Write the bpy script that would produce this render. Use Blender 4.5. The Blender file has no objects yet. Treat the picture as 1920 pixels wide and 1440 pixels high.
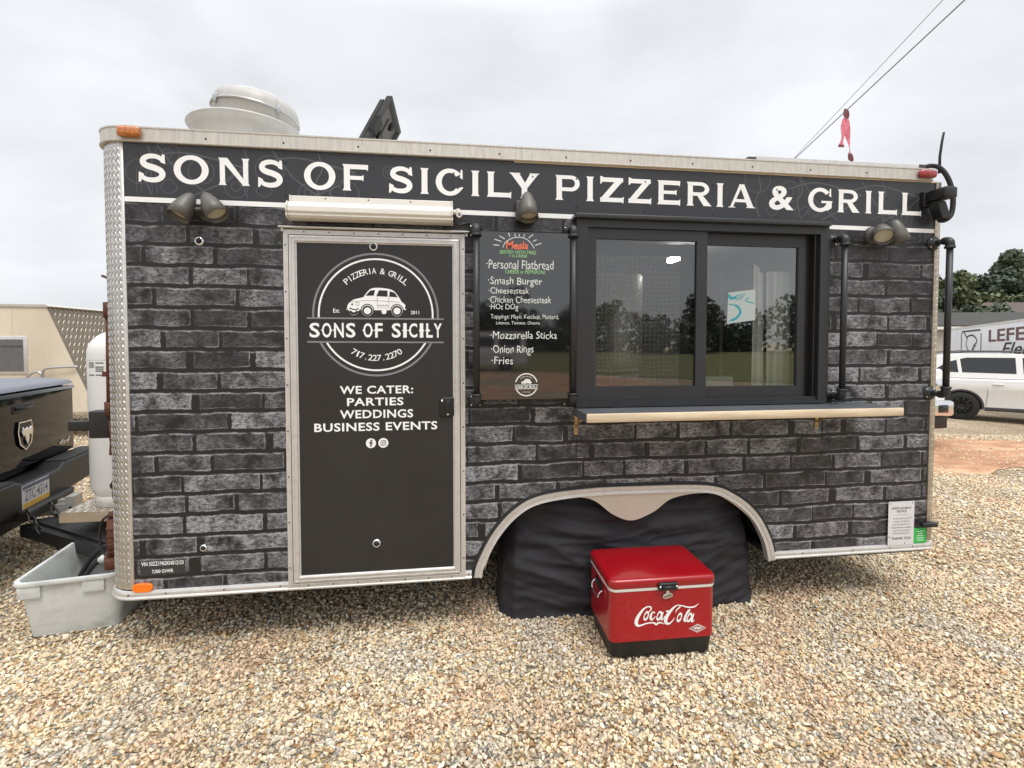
import bpy, bmesh, math, random
import numpy as np
from mathutils import Vector, Matrix, noise

S = bpy.context.scene
COL = S.collection
R = math.radians
PI = math.pi
rnd = random.Random(7)

# ------------------------------------------------------------------ camera
cam_d = bpy.data.cameras.new('camera')
cam = bpy.data.objects.new('camera', cam_d)
COL.objects.link(cam)
cam_d.sensor_width = 36.0
cam_d.lens = 36.0 * 900 / 1920
cam_d.shift_y = -50 / 1920
cam_d.clip_start = 0.05
cam_d.clip_end = 2000
YAW, PITCH = -0.130673, -0.0325916
fwd = Vector((-math.sin(YAW) * math.cos(PITCH), math.cos(YAW) * math.cos(PITCH), math.sin(PITCH)))
rgt = Vector((math.cos(YAW), math.sin(YAW), 0))
upv = rgt.cross(fwd)
cam.matrix_world = Matrix(((rgt.x, upv.x, -fwd.x, 1.55152), (rgt.y, upv.y, -fwd.y, -2.56294),
                           (rgt.z, upv.z, -fwd.z, 1.57887), (0, 0, 0, 1)))
S.camera = cam

# ------------------------------------------------------------------ world: overcast sky
SUN_EL, SUN_ROT = R(62), R(160)
W = bpy.data.worlds.new('World')
S.world = W
W.use_nodes = True
nt = W.node_tree
nt.nodes.clear()
N = nt.nodes.new
out = N('ShaderNodeOutputWorld'); bg = N('ShaderNodeBackground')
sky = N('ShaderNodeTexSky'); sky.sky_type = 'NISHITA'; sky.sun_disc = False
sky.sun_elevation = SUN_EL; sky.sun_rotation = SUN_ROT
tc = N('ShaderNodeTexCoord'); sep = N('ShaderNodeSeparateXYZ')
nt.links.new(tc.outputs['Generated'], sep.inputs[0])
mp = N('ShaderNodeMapping'); mp.inputs['Scale'].default_value = (1.3, 1.3, 3.2)
nt.links.new(tc.outputs['Generated'], mp.inputs[0])
nz = N('ShaderNodeTexNoise'); nz.inputs['Scale'].default_value = 1.5; nz.inputs['Detail'].default_value = 6
nz.inputs['Roughness'].default_value = 0.5; nz.inputs['Distortion'].default_value = 0.5
nt.links.new(mp.outputs[0], nz.inputs['Vector'])
rampc = N('ShaderNodeValToRGB')
rampc.color_ramp.elements[0].position = 0.30; rampc.color_ramp.elements[0].color = (6.25, 6.5, 6.8, 1)
rampc.color_ramp.elements[1].position = 0.62; rampc.color_ramp.elements[1].color = (8.3, 8.45, 8.7, 1)
nt.links.new(nz.outputs['Fac'], rampc.inputs[0])
# an overcast sky is brighter overhead than at the horizon
mr = N('ShaderNodeMapRange'); mr.inputs['From Min'].default_value = 0.55; mr.inputs['From Max'].default_value = 1.0
mr.inputs['To Min'].default_value = 1.0; mr.inputs['To Max'].default_value = 3.0
nt.links.new(sep.outputs['Z'], mr.inputs['Value'])
mul = N('ShaderNodeMix'); mul.data_type = 'RGBA'; mul.blend_type = 'MULTIPLY'; mul.inputs['Factor'].default_value = 1
nt.links.new(rampc.outputs[0], mul.inputs['A']); nt.links.new(mr.outputs[0], mul.inputs['B'])
mx = N('ShaderNodeMix'); mx.data_type = 'RGBA'; mx.inputs['Factor'].default_value = 0.95
nt.links.new(sky.outputs[0], mx.inputs['A']); nt.links.new(mul.outputs['Result'], mx.inputs['B'])
bg.inputs['Strength'].default_value = 0.1
nt.links.new(mx.outputs['Result'], bg.inputs['Color'])
nt.links.new(bg.outputs[0], out.inputs[0])

sun_d = bpy.data.lights.new('sun', 'SUN'); sun_d.energy = 1.5; sun_d.angle = R(24); sun_d.color = (1, 0.96, 0.9)
sun = bpy.data.objects.new('sun', sun_d); COL.objects.link(sun)
sdir = Vector((-math.sin(SUN_ROT) * -1 * math.cos(SUN_EL), math.cos(SUN_ROT) * math.cos(SUN_EL), math.sin(SUN_EL)))
sun.rotation_euler = (-sdir).to_track_quat('-Z', 'Y').to_euler()
sun.location = (0, -5, 12)

vs = S.view_settings
vs.view_transform = 'Standard'; vs.look = 'None'; vs.exposure = 0.26; vs.gamma = 1.0; vs.use_curve_mapping = False
S.cycles.max_bounces = 8; S.cycles.transparent_max_bounces = 16

# ------------------------------------------------------------------ mesh helpers
ORG = {}

class MB:
    def __init__(s): s.v = []; s.f = []; s.m = []; s.s = []
    def add(s, vs_, fs, m=0, sm=False):
        o = len(s.v); s.v += [tuple(p) for p in vs_]
        for f in fs: s.f.append(tuple(i + o for i in f)); s.m.append(m); s.s.append(sm)
    def quad(s, a, b, c, d, m=0): s.add([a, b, c, d], [(0, 1, 2, 3)], m)
    def poly(s, pts, m=0): s.add(pts, [tuple(range(len(pts)))], m)
    def box(s, x0, x1, y0, y1, z0, z1, m=0):
        s.add([(x0, y0, z0), (x1, y0, z0), (x1, y1, z0), (x0, y1, z0), (x0, y0, z1), (x1, y0, z1), (x1, y1, z1), (x0, y1, z1)],
              [(0, 3, 2, 1), (4, 5, 6, 7), (0, 1, 5, 4), (1, 2, 6, 5), (2, 3, 7, 6), (3, 0, 4, 7)], m)
    def bm(s, b, m=0, sm=False, mat=None):
        b.verts.ensure_lookup_table(); b.verts.index_update()
        vs_ = [(mat @ v.co if mat else v.co.copy()) for v in b.verts]
        s.add(vs_, [tuple(v.index for v in f.verts) for f in b.faces], m, sm); b.free()
    def rbox(s, x0, x1, y0, y1, z0, z1, r=.01, seg=2, m=0, mat=None, sm=True):
        b = bmesh.new(); bmesh.ops.create_cube(b, size=1)
        for v in b.verts: v.co = Vector(((x0 + x1) / 2 + v.co.x * (x1 - x0), (y0 + y1) / 2 + v.co.y * (y1 - y0), (z0 + z1) / 2 + v.co.z * (z1 - z0)))
        bmesh.ops.bevel(b, geom=list(b.edges), offset=r, segments=seg, affect='EDGES', profile=.5)
        s.bm(b, m, sm, mat)
    def prism(s, poly, fn, c0, c1, m=0, bev=0, seg=2, sm=False):
        """poly of (a,b) extruded in c from c0 to c1; fn(a,b,c) -> point"""
        n = len(poly)
        b = bmesh.new()
        lo = [b.verts.new(fn(a, bb, c0)) for a, bb in poly]; hi = [b.verts.new(fn(a, bb, c1)) for a, bb in poly]
        b.faces.new(lo); b.faces.new(hi[::-1])
        for i in range(n): b.faces.new((lo[i], hi[i], hi[(i + 1) % n], lo[(i + 1) % n]))
        bmesh.ops.recalc_face_normals(b, faces=list(b.faces))
        if bev:
            es = [e for e in b.edges if e.calc_face_angle(0) > R(25)]
            bmesh.ops.bevel(b, geom=es, offset=bev, segments=seg, affect='EDGES', profile=.5, clamp_overlap=True)
        s.bm(b, m, sm)
    def tube(s, pts, r, n=10, m=0, caps=True, sm=True):
        pts = [Vector(p) for p in pts]; k = len(pts)
        rs = r if isinstance(r, (list, tuple)) else [r] * k
        vs_ = []; fs = []; up = None
        for i, p in enumerate(pts):
            t = (pts[min(i + 1, k - 1)] - pts[max(i - 1, 0)]).normalized()
            if up is None:
                up = Vector((0, 0, 1)) if abs(t.z) < .9 else Vector((1, 0, 0))
            u = (up - t * up.dot(t)).normalized(); w = t.cross(u); up = u
            for j in range(n):
                a = 2 * PI * j / n; vs_.append(p + (u * math.cos(a) + w * math.sin(a)) * rs[i])
        for i in range(k - 1):
            for j in range(n):
                fs.append((i * n + j, i * n + (j + 1) % n, (i + 1) * n + (j + 1) % n, (i + 1) * n + j))
        s.add(vs_, fs, m, sm)
        if caps:
            s.add(vs_[:n], [tuple(range(n))[::-1]], m); s.add(vs_[-n:], [tuple(range(n))], m)
    def lathe(s, prof, c=(0, 0, 0), axis=(0, 0, 1), n=24, m=0, sm=True, sx=1, sy=1):
        q = Vector((0, 0, 1)).rotation_difference(Vector(axis).normalized()).to_matrix(); c = Vector(c)
        vs_ = []; fs = []
        for r, z in prof:
            for j in range(n):
                a = 2 * PI * j / n; vs_.append(c + q @ Vector((r * math.cos(a) * sx, r * math.sin(a) * sy, z)))
        for i in range(len(prof) - 1):
            for j in range(n): fs.append((i * n + j, i * n + (j + 1) % n, (i + 1) * n + (j + 1) % n, (i + 1) * n + j))
        s.add(vs_, fs, m, sm)
    def disc(s, c, r, nrm=(0, -1, 0), n=16, m=0, r2=None):
        q = Vector((0, 0, 1)).rotation_difference(Vector(nrm).normalized()).to_matrix(); c = Vector(c)
        s.poly([c + q @ Vector((r * math.cos(2 * PI * j / n), (r2 or r) * math.sin(2 * PI * j / n), 0)) for j in range(n)], m)
    def sweep(s, prof, path, m=0, caps=True, sm=False):
        """prof of (outward, z) swept along a horizontal path of (x,y,nx,ny)"""
        n = len(prof); vs_ = []; fs = []
        for x, y, nx, ny in path:
            for o, z in prof: vs_.append((x + nx * o, y + ny * o, z))
        for i in range(len(path) - 1):
            for j in range(n): fs.append((i * n + j, (i + 1) * n + j, (i + 1) * n + (j + 1) % n, i * n + (j + 1) % n))
        s.add(vs_, fs, m, sm)
        if caps: s.add(vs_[:n], [tuple(range(n))], m); s.add(vs_[-n:], [tuple(range(n))[::-1]], m)
    def ribbon(s, pts, w, fn, m=0, closed=False, off=0):
        """flat stroke through 2-D pts of width w, fn(a,b,off) -> point"""
        k = len(pts); ws = w if isinstance(w, (list, tuple)) else [w] * k
        vs_ = []; fs = []
        for i in range(k):
            if closed: a, b = pts[i - 1], pts[(i + 1) % k]
            else: a, b = pts[max(i - 1, 0)], pts[min(i + 1, k - 1)]
            dx, dy = b[0] - a[0], b[1] - a[1]; l = math.hypot(dx, dy) or 1
            nx, ny = -dy / l * ws[i] / 2, dx / l * ws[i] / 2
            vs_.append(fn(pts[i][0] + nx, pts[i][1] + ny, off)); vs_.append(fn(pts[i][0] - nx, pts[i][1] - ny, off))
        for i in range(k if closed else k - 1):
            j = (i + 1) % k; fs.append((2 * i, 2 * i + 1, 2 * j + 1, 2 * j))
        s.add(vs_, fs, m)
    def build(s, name, mats, parent=None, loc=None):
        me = bpy.data.meshes.new(name)
        o = Vector((0, 0, 0))
        if parent is not None: o = ORG.get(parent.name, Vector((0, 0, 0)))
        elif loc is not None: o = Vector(loc)
        me.from_pydata([(p[0] - o.x, p[1] - o.y, p[2] - o.z) for p in s.v], [], s.f)
        if not isinstance(mats, (list, tuple)): mats = [mats]
        for m in mats: me.materials.append(m)
        me.polygons.foreach_set('material_index', s.m)
        me.polygons.foreach_set('use_smooth', s.s)
        me.update()
        b = bmesh.new(); b.from_mesh(me)
        bmesh.ops.remove_doubles(b, verts=b.verts, dist=1e-6) if len(b.verts) < 60000 else None
        b.to_mesh(me); b.free()
        ob = bpy.data.objects.new(name, me); COL.objects.link(ob)
        if parent is not None:
            ob.parent = parent; ORG[ob.name] = o
        elif loc is not None:
            ob.location = o; ORG[ob.name] = o
        return ob

def smooth_by_angle(ob, deg=35):
    me = ob.data
    b = bmesh.new(); b.from_mesh(me)
    for f in b.faces: f.smooth = True
    for e in b.edges: e.smooth = e.calc_face_angle(0) < R(deg)
    b.to_mesh(me); b.free()
    return ob

def tag(o, label=None, cat=None, group=None, kind=None):
    if label: o['label'] = label
    if cat: o['category'] = cat
    if group: o['group'] = group
    if kind: o['kind'] = kind
    return o

def thing(name, label, cat, loc=(0, 0, 0), rz=0, group=None, world=True):
    """Empty at a thing's base; world=True: its parts are given in world coordinates"""
    o = bpy.data.objects.new(name, None); COL.objects.link(o)
    o.empty_display_size = .1
    o.location = loc; o.rotation_euler.z = rz
    ORG[o.name] = Vector(loc) if world else Vector((0, 0, 0))
    return tag(o, label, cat, group)

def XZ(y=0.0, sy=-1):      # plane facing the camera: (a,b,off) -> (x, y - off, z)
    return lambda a, b, o=0: (a, y + sy * o, b)

def arc(cx, cy, rx, ry, a0, a1, n=24):
    return [(cx + rx * math.cos(R(a0 + (a1 - a0) * i / (n - 1))), cy + ry * math.sin(R(a0 + (a1 - a0) * i / (n - 1)))) for i in range(n)]

def spline(pts, n=8):
    """Catmull-Rom through 2-D/3-D points"""
    out_ = []; k = len(pts); P = [Vector(p) for p in pts]
    for i in range(k - 1):
        p0, p1, p2, p3 = P[max(i - 1, 0)], P[i], P[i + 1], P[min(i + 2, k - 1)]
        for j in range(n):
            t = j / n
            out_.append(.5 * ((2 * p1) + (p2 - p0) * t + (2 * p0 - 5 * p1 + 4 * p2 - p3) * t * t + (3 * p1 - p0 - 3 * p2 + p3) * t ** 3))
    out_.append(P[-1])
    return [tuple(p) for p in out_]

def text(mb, s, fn, x0, x1, z0, z1, m=0, bold=0.0, shear=0.0, sp=1.0, off=0.0, jitter=0):
    """text fitted to the rectangle x0..x1, z0..z1 of a plane"""
    r_ = random.Random(len(s) * 31 + int(x0 * 1000))
    V = []; F = []
    def glyphs(body):
        c = bpy.data.curves.new('t', 'FONT'); c.body = body; c.resolution_u = 3
        c.offset = bold; c.shear = shear; c.space_character = sp
        o = bpy.data.objects.new('t', c); me = bpy.data.meshes.new_from_object(o)
        vv = [(v.co.x, v.co.y) for v in me.vertices]; ff = [tuple(p.vertices) for p in me.polygons]
        bpy.data.objects.remove(o); bpy.data.curves.remove(c); bpy.data.meshes.remove(me)
        return vv, ff
    V, F = glyphs(s)
    xa = min(p[0] for p in V); xb = max(p[0] for p in V); ya = min(p[1] for p in V); yb = max(p[1] for p in V)
    def f(p):
        jx = jz = 0
        if jitter:
            jz = jitter * math.sin(p[0] * 5.1 + len(s)) + jitter * .6 * math.sin(p[0] * 13.7 + x0 * 40)
        return fn(x0 + (p[0] - xa) / (xb - xa) * (x1 - x0), z0 + (p[1] - ya) / (yb - ya) * (z1 - z0) + jz * (z1 - z0), off)
    vs_ = [f(p) for p in V]
    # faces of a font mesh can point either way: make them face the plane's front
    mb.add(vs_, F, m)

def arc_text(mb, s, fn, cx, cy, r, a_mid, h, span, flip=False, m=0, bold=.0):
    """letters set round a circle; span in degrees"""
    n = len(s)
    for i, ch in enumerate(s):
        if ch == ' ': continue
        t = (i / (n - 1) - .5) * span
        a = R(a_mid - t) if not flip else R(a_mid + t)
        ux, uy = (math.cos(a), math.sin(a))
        if flip: ux, uy = -ux, -uy
        px, py = cx + r * math.cos(a), cy + r * math.sin(a)
        tx, ty = uy, -ux
        w = h * (.15 if ch == 'I' else .18 if ch == '.' else .26 if ch == '1' else .72 if ch not in '&G' else .82)
        hh = h if ch != '.' else h * .18
        dz = 0 if ch != '.' else -h * .41
        g = lambda x, y, o=0: fn(px + tx * x + ux * (y + dz), py + ty * x + uy * (y + dz), o)
        text(mb, ch, g, -w / 2, w / 2, -hh / 2, hh / 2, m, bold)

# ------------------------------------------------------------------ materials
def new_mat(name):
    m = bpy.data.materials.new(name); m.use_nodes = True
    return m, m.node_tree, m.node_tree.nodes['Principled BSDF']

def mat(name, col, rough=.5, metal=0.0, var=.12, scale=6.0, bump=0.0, bscale=60.0, spec=.5, coat=0.0, dirt=None, dscale=3.0, damt=.4, stretch=(1, 1, 1)):
    """principled with a noise variation, optional bump and patches of a second colour"""
    m, t, b = new_mat(name)
    n = t.nodes.new; l = t.links.new
    tc = n('ShaderNodeTexCoord'); mp = n('ShaderNodeMapping'); mp.inputs['Scale'].default_value = stretch
    l(tc.outputs['Object'], mp.inputs[0])
    nz = n('ShaderNodeTexNoise'); nz.inputs['Scale'].default_value = scale; nz.inputs['Detail'].default_value = 5; nz.inputs['Roughness'].default_value = .6
    l(mp.outputs[0], nz.inputs['Vector'])
    rp = n('ShaderNodeValToRGB'); rp.color_ramp.elements[0].position = .3; rp.color_ramp.elements[1].position = .7
    rp.color_ramp.elements[0].color = tuple(c * (1 - var) for c in col) + (1,)
    rp.color_ramp.elements[1].color = tuple(min(1, c * (1 + var)) for c in col) + (1,)
    l(nz.outputs['Fac'], rp.inputs[0]); colout = rp.outputs[0]
    if dirt:
        nd = n('ShaderNodeTexNoise'); nd.inputs['Scale'].default_value = dscale; nd.inputs['Detail'].default_value = 7; nd.inputs['Roughness'].default_value = .65
        l(mp.outputs[0], nd.inputs['Vector'])
        rd = n('ShaderNodeValToRGB'); rd.color_ramp.elements[0].position = .5; rd.color_ramp.elements[1].position = .72
        rd.color_ramp.elements[0].color = (0, 0, 0, 1); rd.color_ramp.elements[1].color = (damt,) * 3 + (1,)
        l(nd.outputs['Fac'], rd.inputs[0])
        mx = n('ShaderNodeMix'); mx.data_type = 'RGBA'; mx.inputs['B'].default_value = tuple(dirt) + (1,)
        l(rd.outputs[0], mx.inputs['Factor']); l(colout, mx.inputs['A']); colout = mx.outputs['Result']
    l(colout, b.inputs['Base Color'])
    mr = n('ShaderNodeMapRange'); mr.inputs['To Min'].default_value = max(0, rough - .06); mr.inputs['To Max'].default_value = min(1, rough + .06)
    l(nz.outputs['Fac'], mr.inputs['Value']); l(mr.outputs[0], b.inputs['Roughness'])
    b.inputs['Metallic'].default_value = metal
    b.inputs['Specular IOR Level'].default_value = spec
    b.inputs['Coat Weight'].default_value = coat; b.inputs['Coat Roughness'].default_value = .04
    if bump:
        nb = n('ShaderNodeTexNoise'); nb.inputs['Scale'].default_value = bscale; nb.inputs['Detail'].default_value = 4
        l(mp.outputs[0], nb.inputs['Vector'])
        bp = n('ShaderNodeBump'); bp.inputs['Strength'].default_value = bump; bp.inputs['Distance'].default_value = .01
        l(nb.outputs['Fac'], bp.inputs['Height']); l(bp.outputs[0], b.inputs['Normal'])
    return m

def glass_mat(name, tint=(1, 1, 1), boost=1.0, ior=1.5):
    m, t, b = new_mat(name); t.nodes.remove(b)
    n = t.nodes.new; l = t.links.new
    o = t.nodes['Material Output']
    fr = n('ShaderNodeFresnel'); fr.inputs['IOR'].default_value = ior
    mu = n('ShaderNodeMath'); mu.operation = 'MULTIPLY'; mu.use_clamp = True; mu.inputs[1].default_value = boost
    l(fr.outputs[0], mu.inputs[0])
    tr = n('ShaderNodeBsdfTransparent'); tr.inputs['Color'].default_value = tint + (1,)
    gl = n('ShaderNodeBsdfGlossy'); gl.inputs['Roughness'].default_value = .0
    mi = n('ShaderNodeMixShader'); l(mu.outputs[0], mi.inputs[0]); l(tr.outputs[0], mi.inputs[1]); l(gl.outputs[0], mi.inputs[2])
    l(mi.outputs[0], o.inputs[0])
    return m

def emit_mat(name, col, st):
    m, t, b = new_mat(name)
    b.inputs['Base Color'].default_value = col + (1,)
    b.inputs['Emission Color'].default_value = col + (1,); b.inputs['Emission Strength'].default_value = st
    return m

M = {}
M['alu'] = mat('brushed_aluminium', (.66, .645, .62), .4, .5, .05, 14, .05, 40, dirt=(.34, .31, .27), dscale=26, damt=.3)
M['alu_skirt'] = mat('tan_aluminium_skirt', (.60, .545, .48), .38, .45, .04, 5, .04, 40, dirt=(.3, .25, .2), dscale=14, damt=.2)
M['alu_rail'] = mat('weathered_aluminium', (.6, .57, .52), .46, .4, .12, 20, .05, 50, dirt=(.28, .26, .22), dscale=30, damt=.35, stretch=(3, 3, .35))
M['plate'] = mat('diamond_plate', (.56, .55, .53), .3, .9, .08, 9)
M['plate_dull'] = mat('diamond_plate_dull', (.52, .46, .38), .35, .8, .12, 9)
M['vinyl_door'] = mat('charcoal_door_vinyl', (.022, .021, .021), .34, 0, .14, 4, .02, 120)
M['vinyl_banner'] = mat('charcoal_banner_vinyl', (.032, .033, .037), .34, 0, .08, 3, .02, 120)
M['white_vinyl'] = mat('white_vinyl', (.88, .88, .87), .45, 0, .03, 8)
M['grey_vinyl'] = mat('grey_vinyl', (.22, .22, .23), .45, 0, .05, 8)
M['doodle'] = mat('doodle_ink', (.085, .086, .095), .4, 0, .1, 8)
M['black_pow'] = mat('black_powder_coat', (.02, .021, .022), .42, 0, .1, 10, .05, 200)
M['win_frame'] = mat('charcoal_window_frame', (.026, .027, .03), .4, .0, .08, 5)
M['black'] = mat('black_plastic', (.010, .010, .010), .45, 0, .15, 10)
M['rubber'] = mat('black_rubber', (.016, .016, .016), .75, 0, .2, 20, .1, 80)
M['dark'] = mat('dark_underside', (.02, .019, .018), .8, 0, .2, 10)
M['bronze'] = mat('bronze_paint', (.115, .108, .096), .45, .2, .08, 8)
M['bronze_dark'] = mat('dark_bronze_paint', (.075, .07, .066), .5, .2, .1, 8)
M['lens'] = mat('frosted_lens', (.55, .52, .4), .3, 0, .05, 10)
M['white_paint'] = mat('white_paint', (.74, .73, .7), .4, 0, .04, 6)
M['cream_case'] = mat('off_white_case', (.72, .69, .63), .38, .1, .04, 6, dirt=(.4, .36, .3), dscale=6, damt=.2, stretch=(1, 1, 4))
M['orange'] = mat('orange_reflector', (.95, .2, .01), .25, 0, .05, 30)
M['amber'] = mat('amber_lens', (.5, .15, .012), .12, 0, .5, 70, .5, 120, coat=.8)
M['red_lens'] = mat('red_lens', (.33, .02, .025), .18, 0, .35, 60, .4, 90, coat=.6)
M['wood'] = mat('pine_board', (.66, .54, .38), .55, 0, .12, 7, .08, 50, stretch=(.6, 8, 8), dirt=(.4, .24, .12), dscale=4, damt=.5)
M['slate'] = mat('slate_shelf_top', (.1, .11, .12), .35, 0, .15, 8)
M['zinc'] = mat('yellow_zinc', (.5, .36, .18), .4, .8, .2, 15)
M['chrome'] = mat('chrome', (.8, .8, .8), .12, 1, .03, 10)
M['steel'] = mat('stainless_steel', (.5, .5, .5), .3, .9, .08, 6, stretch=(1, 1, 10))
M['int_wall'] = mat('white_interior_panel', (.45, .45, .44), .5, 0, .05, 3)
M['int_dark'] = mat('dark_interior', (.1, .1, .1), .6, 0, .1, 3)
M['menu'] = mat('gloss_black_acrylic', (.008, .008, .009), .02, 0, .0, 3, spec=1.0)
M['menu'].node_tree.nodes['Principled BSDF'].inputs['IOR'].default_value = 1.6
M['glass'] = glass_mat('window_glass', (.95, .97, .95), 5.2)
M['glass_l'] = glass_mat('screened_window_glass', (.9, .91, .9), 3.8)
M['chalk_w'] = mat('white_marker', (.72, .74, .7), .6, 0, .1, 30)
M['chalk_g'] = mat('green_marker', (.25, .5, .2), .6, 0, .15, 30)
M['chalk_r'] = mat('orange_marker', (.75, .16, .08), .6, 0, .15, 30)
M['paper0'] = mat('white_paper', (.84, .86, .85), .6, 0, .03, 20)
m_, t_, b_ = new_mat('white_paper'); M['paper'] = m_
b_.inputs['Base Color'].default_value = (.62, .68, .67, 1); b_.inputs['Roughness'].default_value = .6
tl_ = t_.nodes.new('ShaderNodeBsdfTranslucent'); tl_.inputs['Color'].default_value = (.8, .86, .84, 1); mi_ = t_.nodes.new('ShaderNodeMixShader'); mi_.inputs[0].default_value = .45
t_.links.new(b_.outputs[0], mi_.inputs[1]); t_.links.new(tl_.outputs[0], mi_.inputs[2]); t_.links.new(mi_.outputs[0], t_.nodes['Material Output'].inputs[0])
M['teal'] = mat('teal_print', (.03, .28, .34), .55, 0, .1, 20)
M['ink'] = mat('black_ink', (.02, .02, .02), .6, 0, .1, 20)
M['sign_w'] = mat('white_sign_plate', (.68, .66, .68), .35, 0, .04, 12)
M['green'] = mat('green_sticker', (.03, .5, .1), .4, 0, .08, 12)
M['cloth'] = mat('black_cover_cloth', (.020, .019, .024), .68, 0, .3, 5, .3, 300, spec=.45)
M['red_paint'] = mat('red_cooler_paint', (.34, .003, .009), .3, 0, .07, 4, .03, 90, coat=.5)
M['rust'] = mat('rusty_pipe', (.11, .04, .022), .7, .3, .4, 22, .3, 60)
M['tank'] = mat('white_tank_paint', (.74, .74, .72), .4, 0, .04, 5, dirt=(.5, .42, .3), dscale=5, damt=.25)
M['tub'] = mat('grey_white_polyethylene', (.6, .62, .6), .45, 0, .05, 6, .08, 30, dirt=(.2, .2, .19), dscale=5, damt=.55, stretch=(1, 1, 1.8))
M['truck'] = mat('black_car_paint', (.004, .004, .004), .06, 0, .1, 3, spec=.3, coat=.1)
M['cream'] = mat('cream_fibreglass', (.72, .64, .5), .5, 0, .06, 1.2, dirt=(.42, .32, .22), dscale=.8, damt=.35, stretch=(1, 1, .3))
M['galv'] = mat('chalky_galvanised_paint', (.47, .46, .435), .5, .1, .08, 6, .04, 30, dirt=(.36, .34, .29), dscale=4, damt=.6, stretch=(3, 3, .4))
M['nose_plate'] = mat('brown_tread_plate', (.2, .165, .12), .42, .6, .15, 2)  # dark brown base stands in for the surroundings mirrored in the metal
M['tonneau'] = mat('grey_tonneau_cover', (.16, .17, .2), .45, 0, .1, 5)
M['plate_w'] = mat('licence_plate_white', (.6, .6, .6), .4, 0, .05, 30)
M['plate_b'] = mat('licence_plate_blue', (.05, .07, .16), .4, 0, .1, 30)
M['plate_y'] = mat('licence_plate_yellow', (.7, .42, .06), .4, 0, .1, 30)
M['pink'] = mat('faded_red_strap', (.72, .2, .26), .7, 0, .25, 14)
M['pink_dk'] = mat('dark_strap_end', (.2, .06, .07), .7, 0, .25, 14)
M['wire'] = mat('grey_cable', (.16, .17, .18), .6, 0, .1, 5)
M['wire_d'] = mat('dark_cable', (.05, .05, .055), .6, 0, .1, 5)
M['suv'] = mat('white_car_paint', (.74, .74, .72), .22, 0, .03, 2, coat=.8)
M['car_glass'] = mat('dark_car_glass', (.012, .014, .016), .04, 0, .1, 2, spec=.8)
M['trim'] = mat('grey_car_trim', (.05, .05, .05), .55, 0, .1, 6)
M['box_w'] = mat('white_box_side', (.66, .68, .72), .4, 0, .04, 1.5, dirt=(.4, .38, .36), dscale=1, damt=.25)
M['maroon'] = mat('maroon_lettering', (.1, .035, .045), .5, 0, .1, 8)
M['roof_b'] = mat('brown_shingles', (.1, .07, .06), .85, 0, .25, 12, .4, 30)
M['roof_g'] = mat('grey_shingles', (.05, .048, .045), .9, 0, .25, 12, .4, 30)
M['siding'] = mat('pale_siding', (.5, .47, .42), .6, 0, .06, 4)
M['pane_dark'] = mat('grey_window_screen', (.13, .13, .13), .6, 0, .12, 20)
M['bark'] = mat('bark', (.09, .065, .045), .9, 0, .3, 8, .5, 30)

def leaf_mat(name, a, b_, rough=.55):
    m, t, b = new_mat(name)
    n = t.nodes.new; l = t.links.new
    at = n('ShaderNodeAttribute'); at.attribute_name = 'shade'
    rp = n('ShaderNodeValToRGB'); rp.color_ramp.elements[0].color = a + (1,); rp.color_ramp.elements[1].color = b_ + (1,)
    l(at.outputs['Fac'], rp.inputs[0]); l(rp.outputs[0], b.inputs['Base Color'])
    b.inputs['Roughness'].default_value = rough
    return m
M['leaf_dk'] = leaf_mat('dark_conifer_leaves', (.026, .044, .026), (.085, .118, .062))
M['leaf_md'] = leaf_mat('mid_green_leaves', (.035, .06, .025), (.11, .145, .06))
M['leaf_yl'] = leaf_mat('yellow_green_leaves', (.05, .075, .028), (.14, .15, .055))

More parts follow.
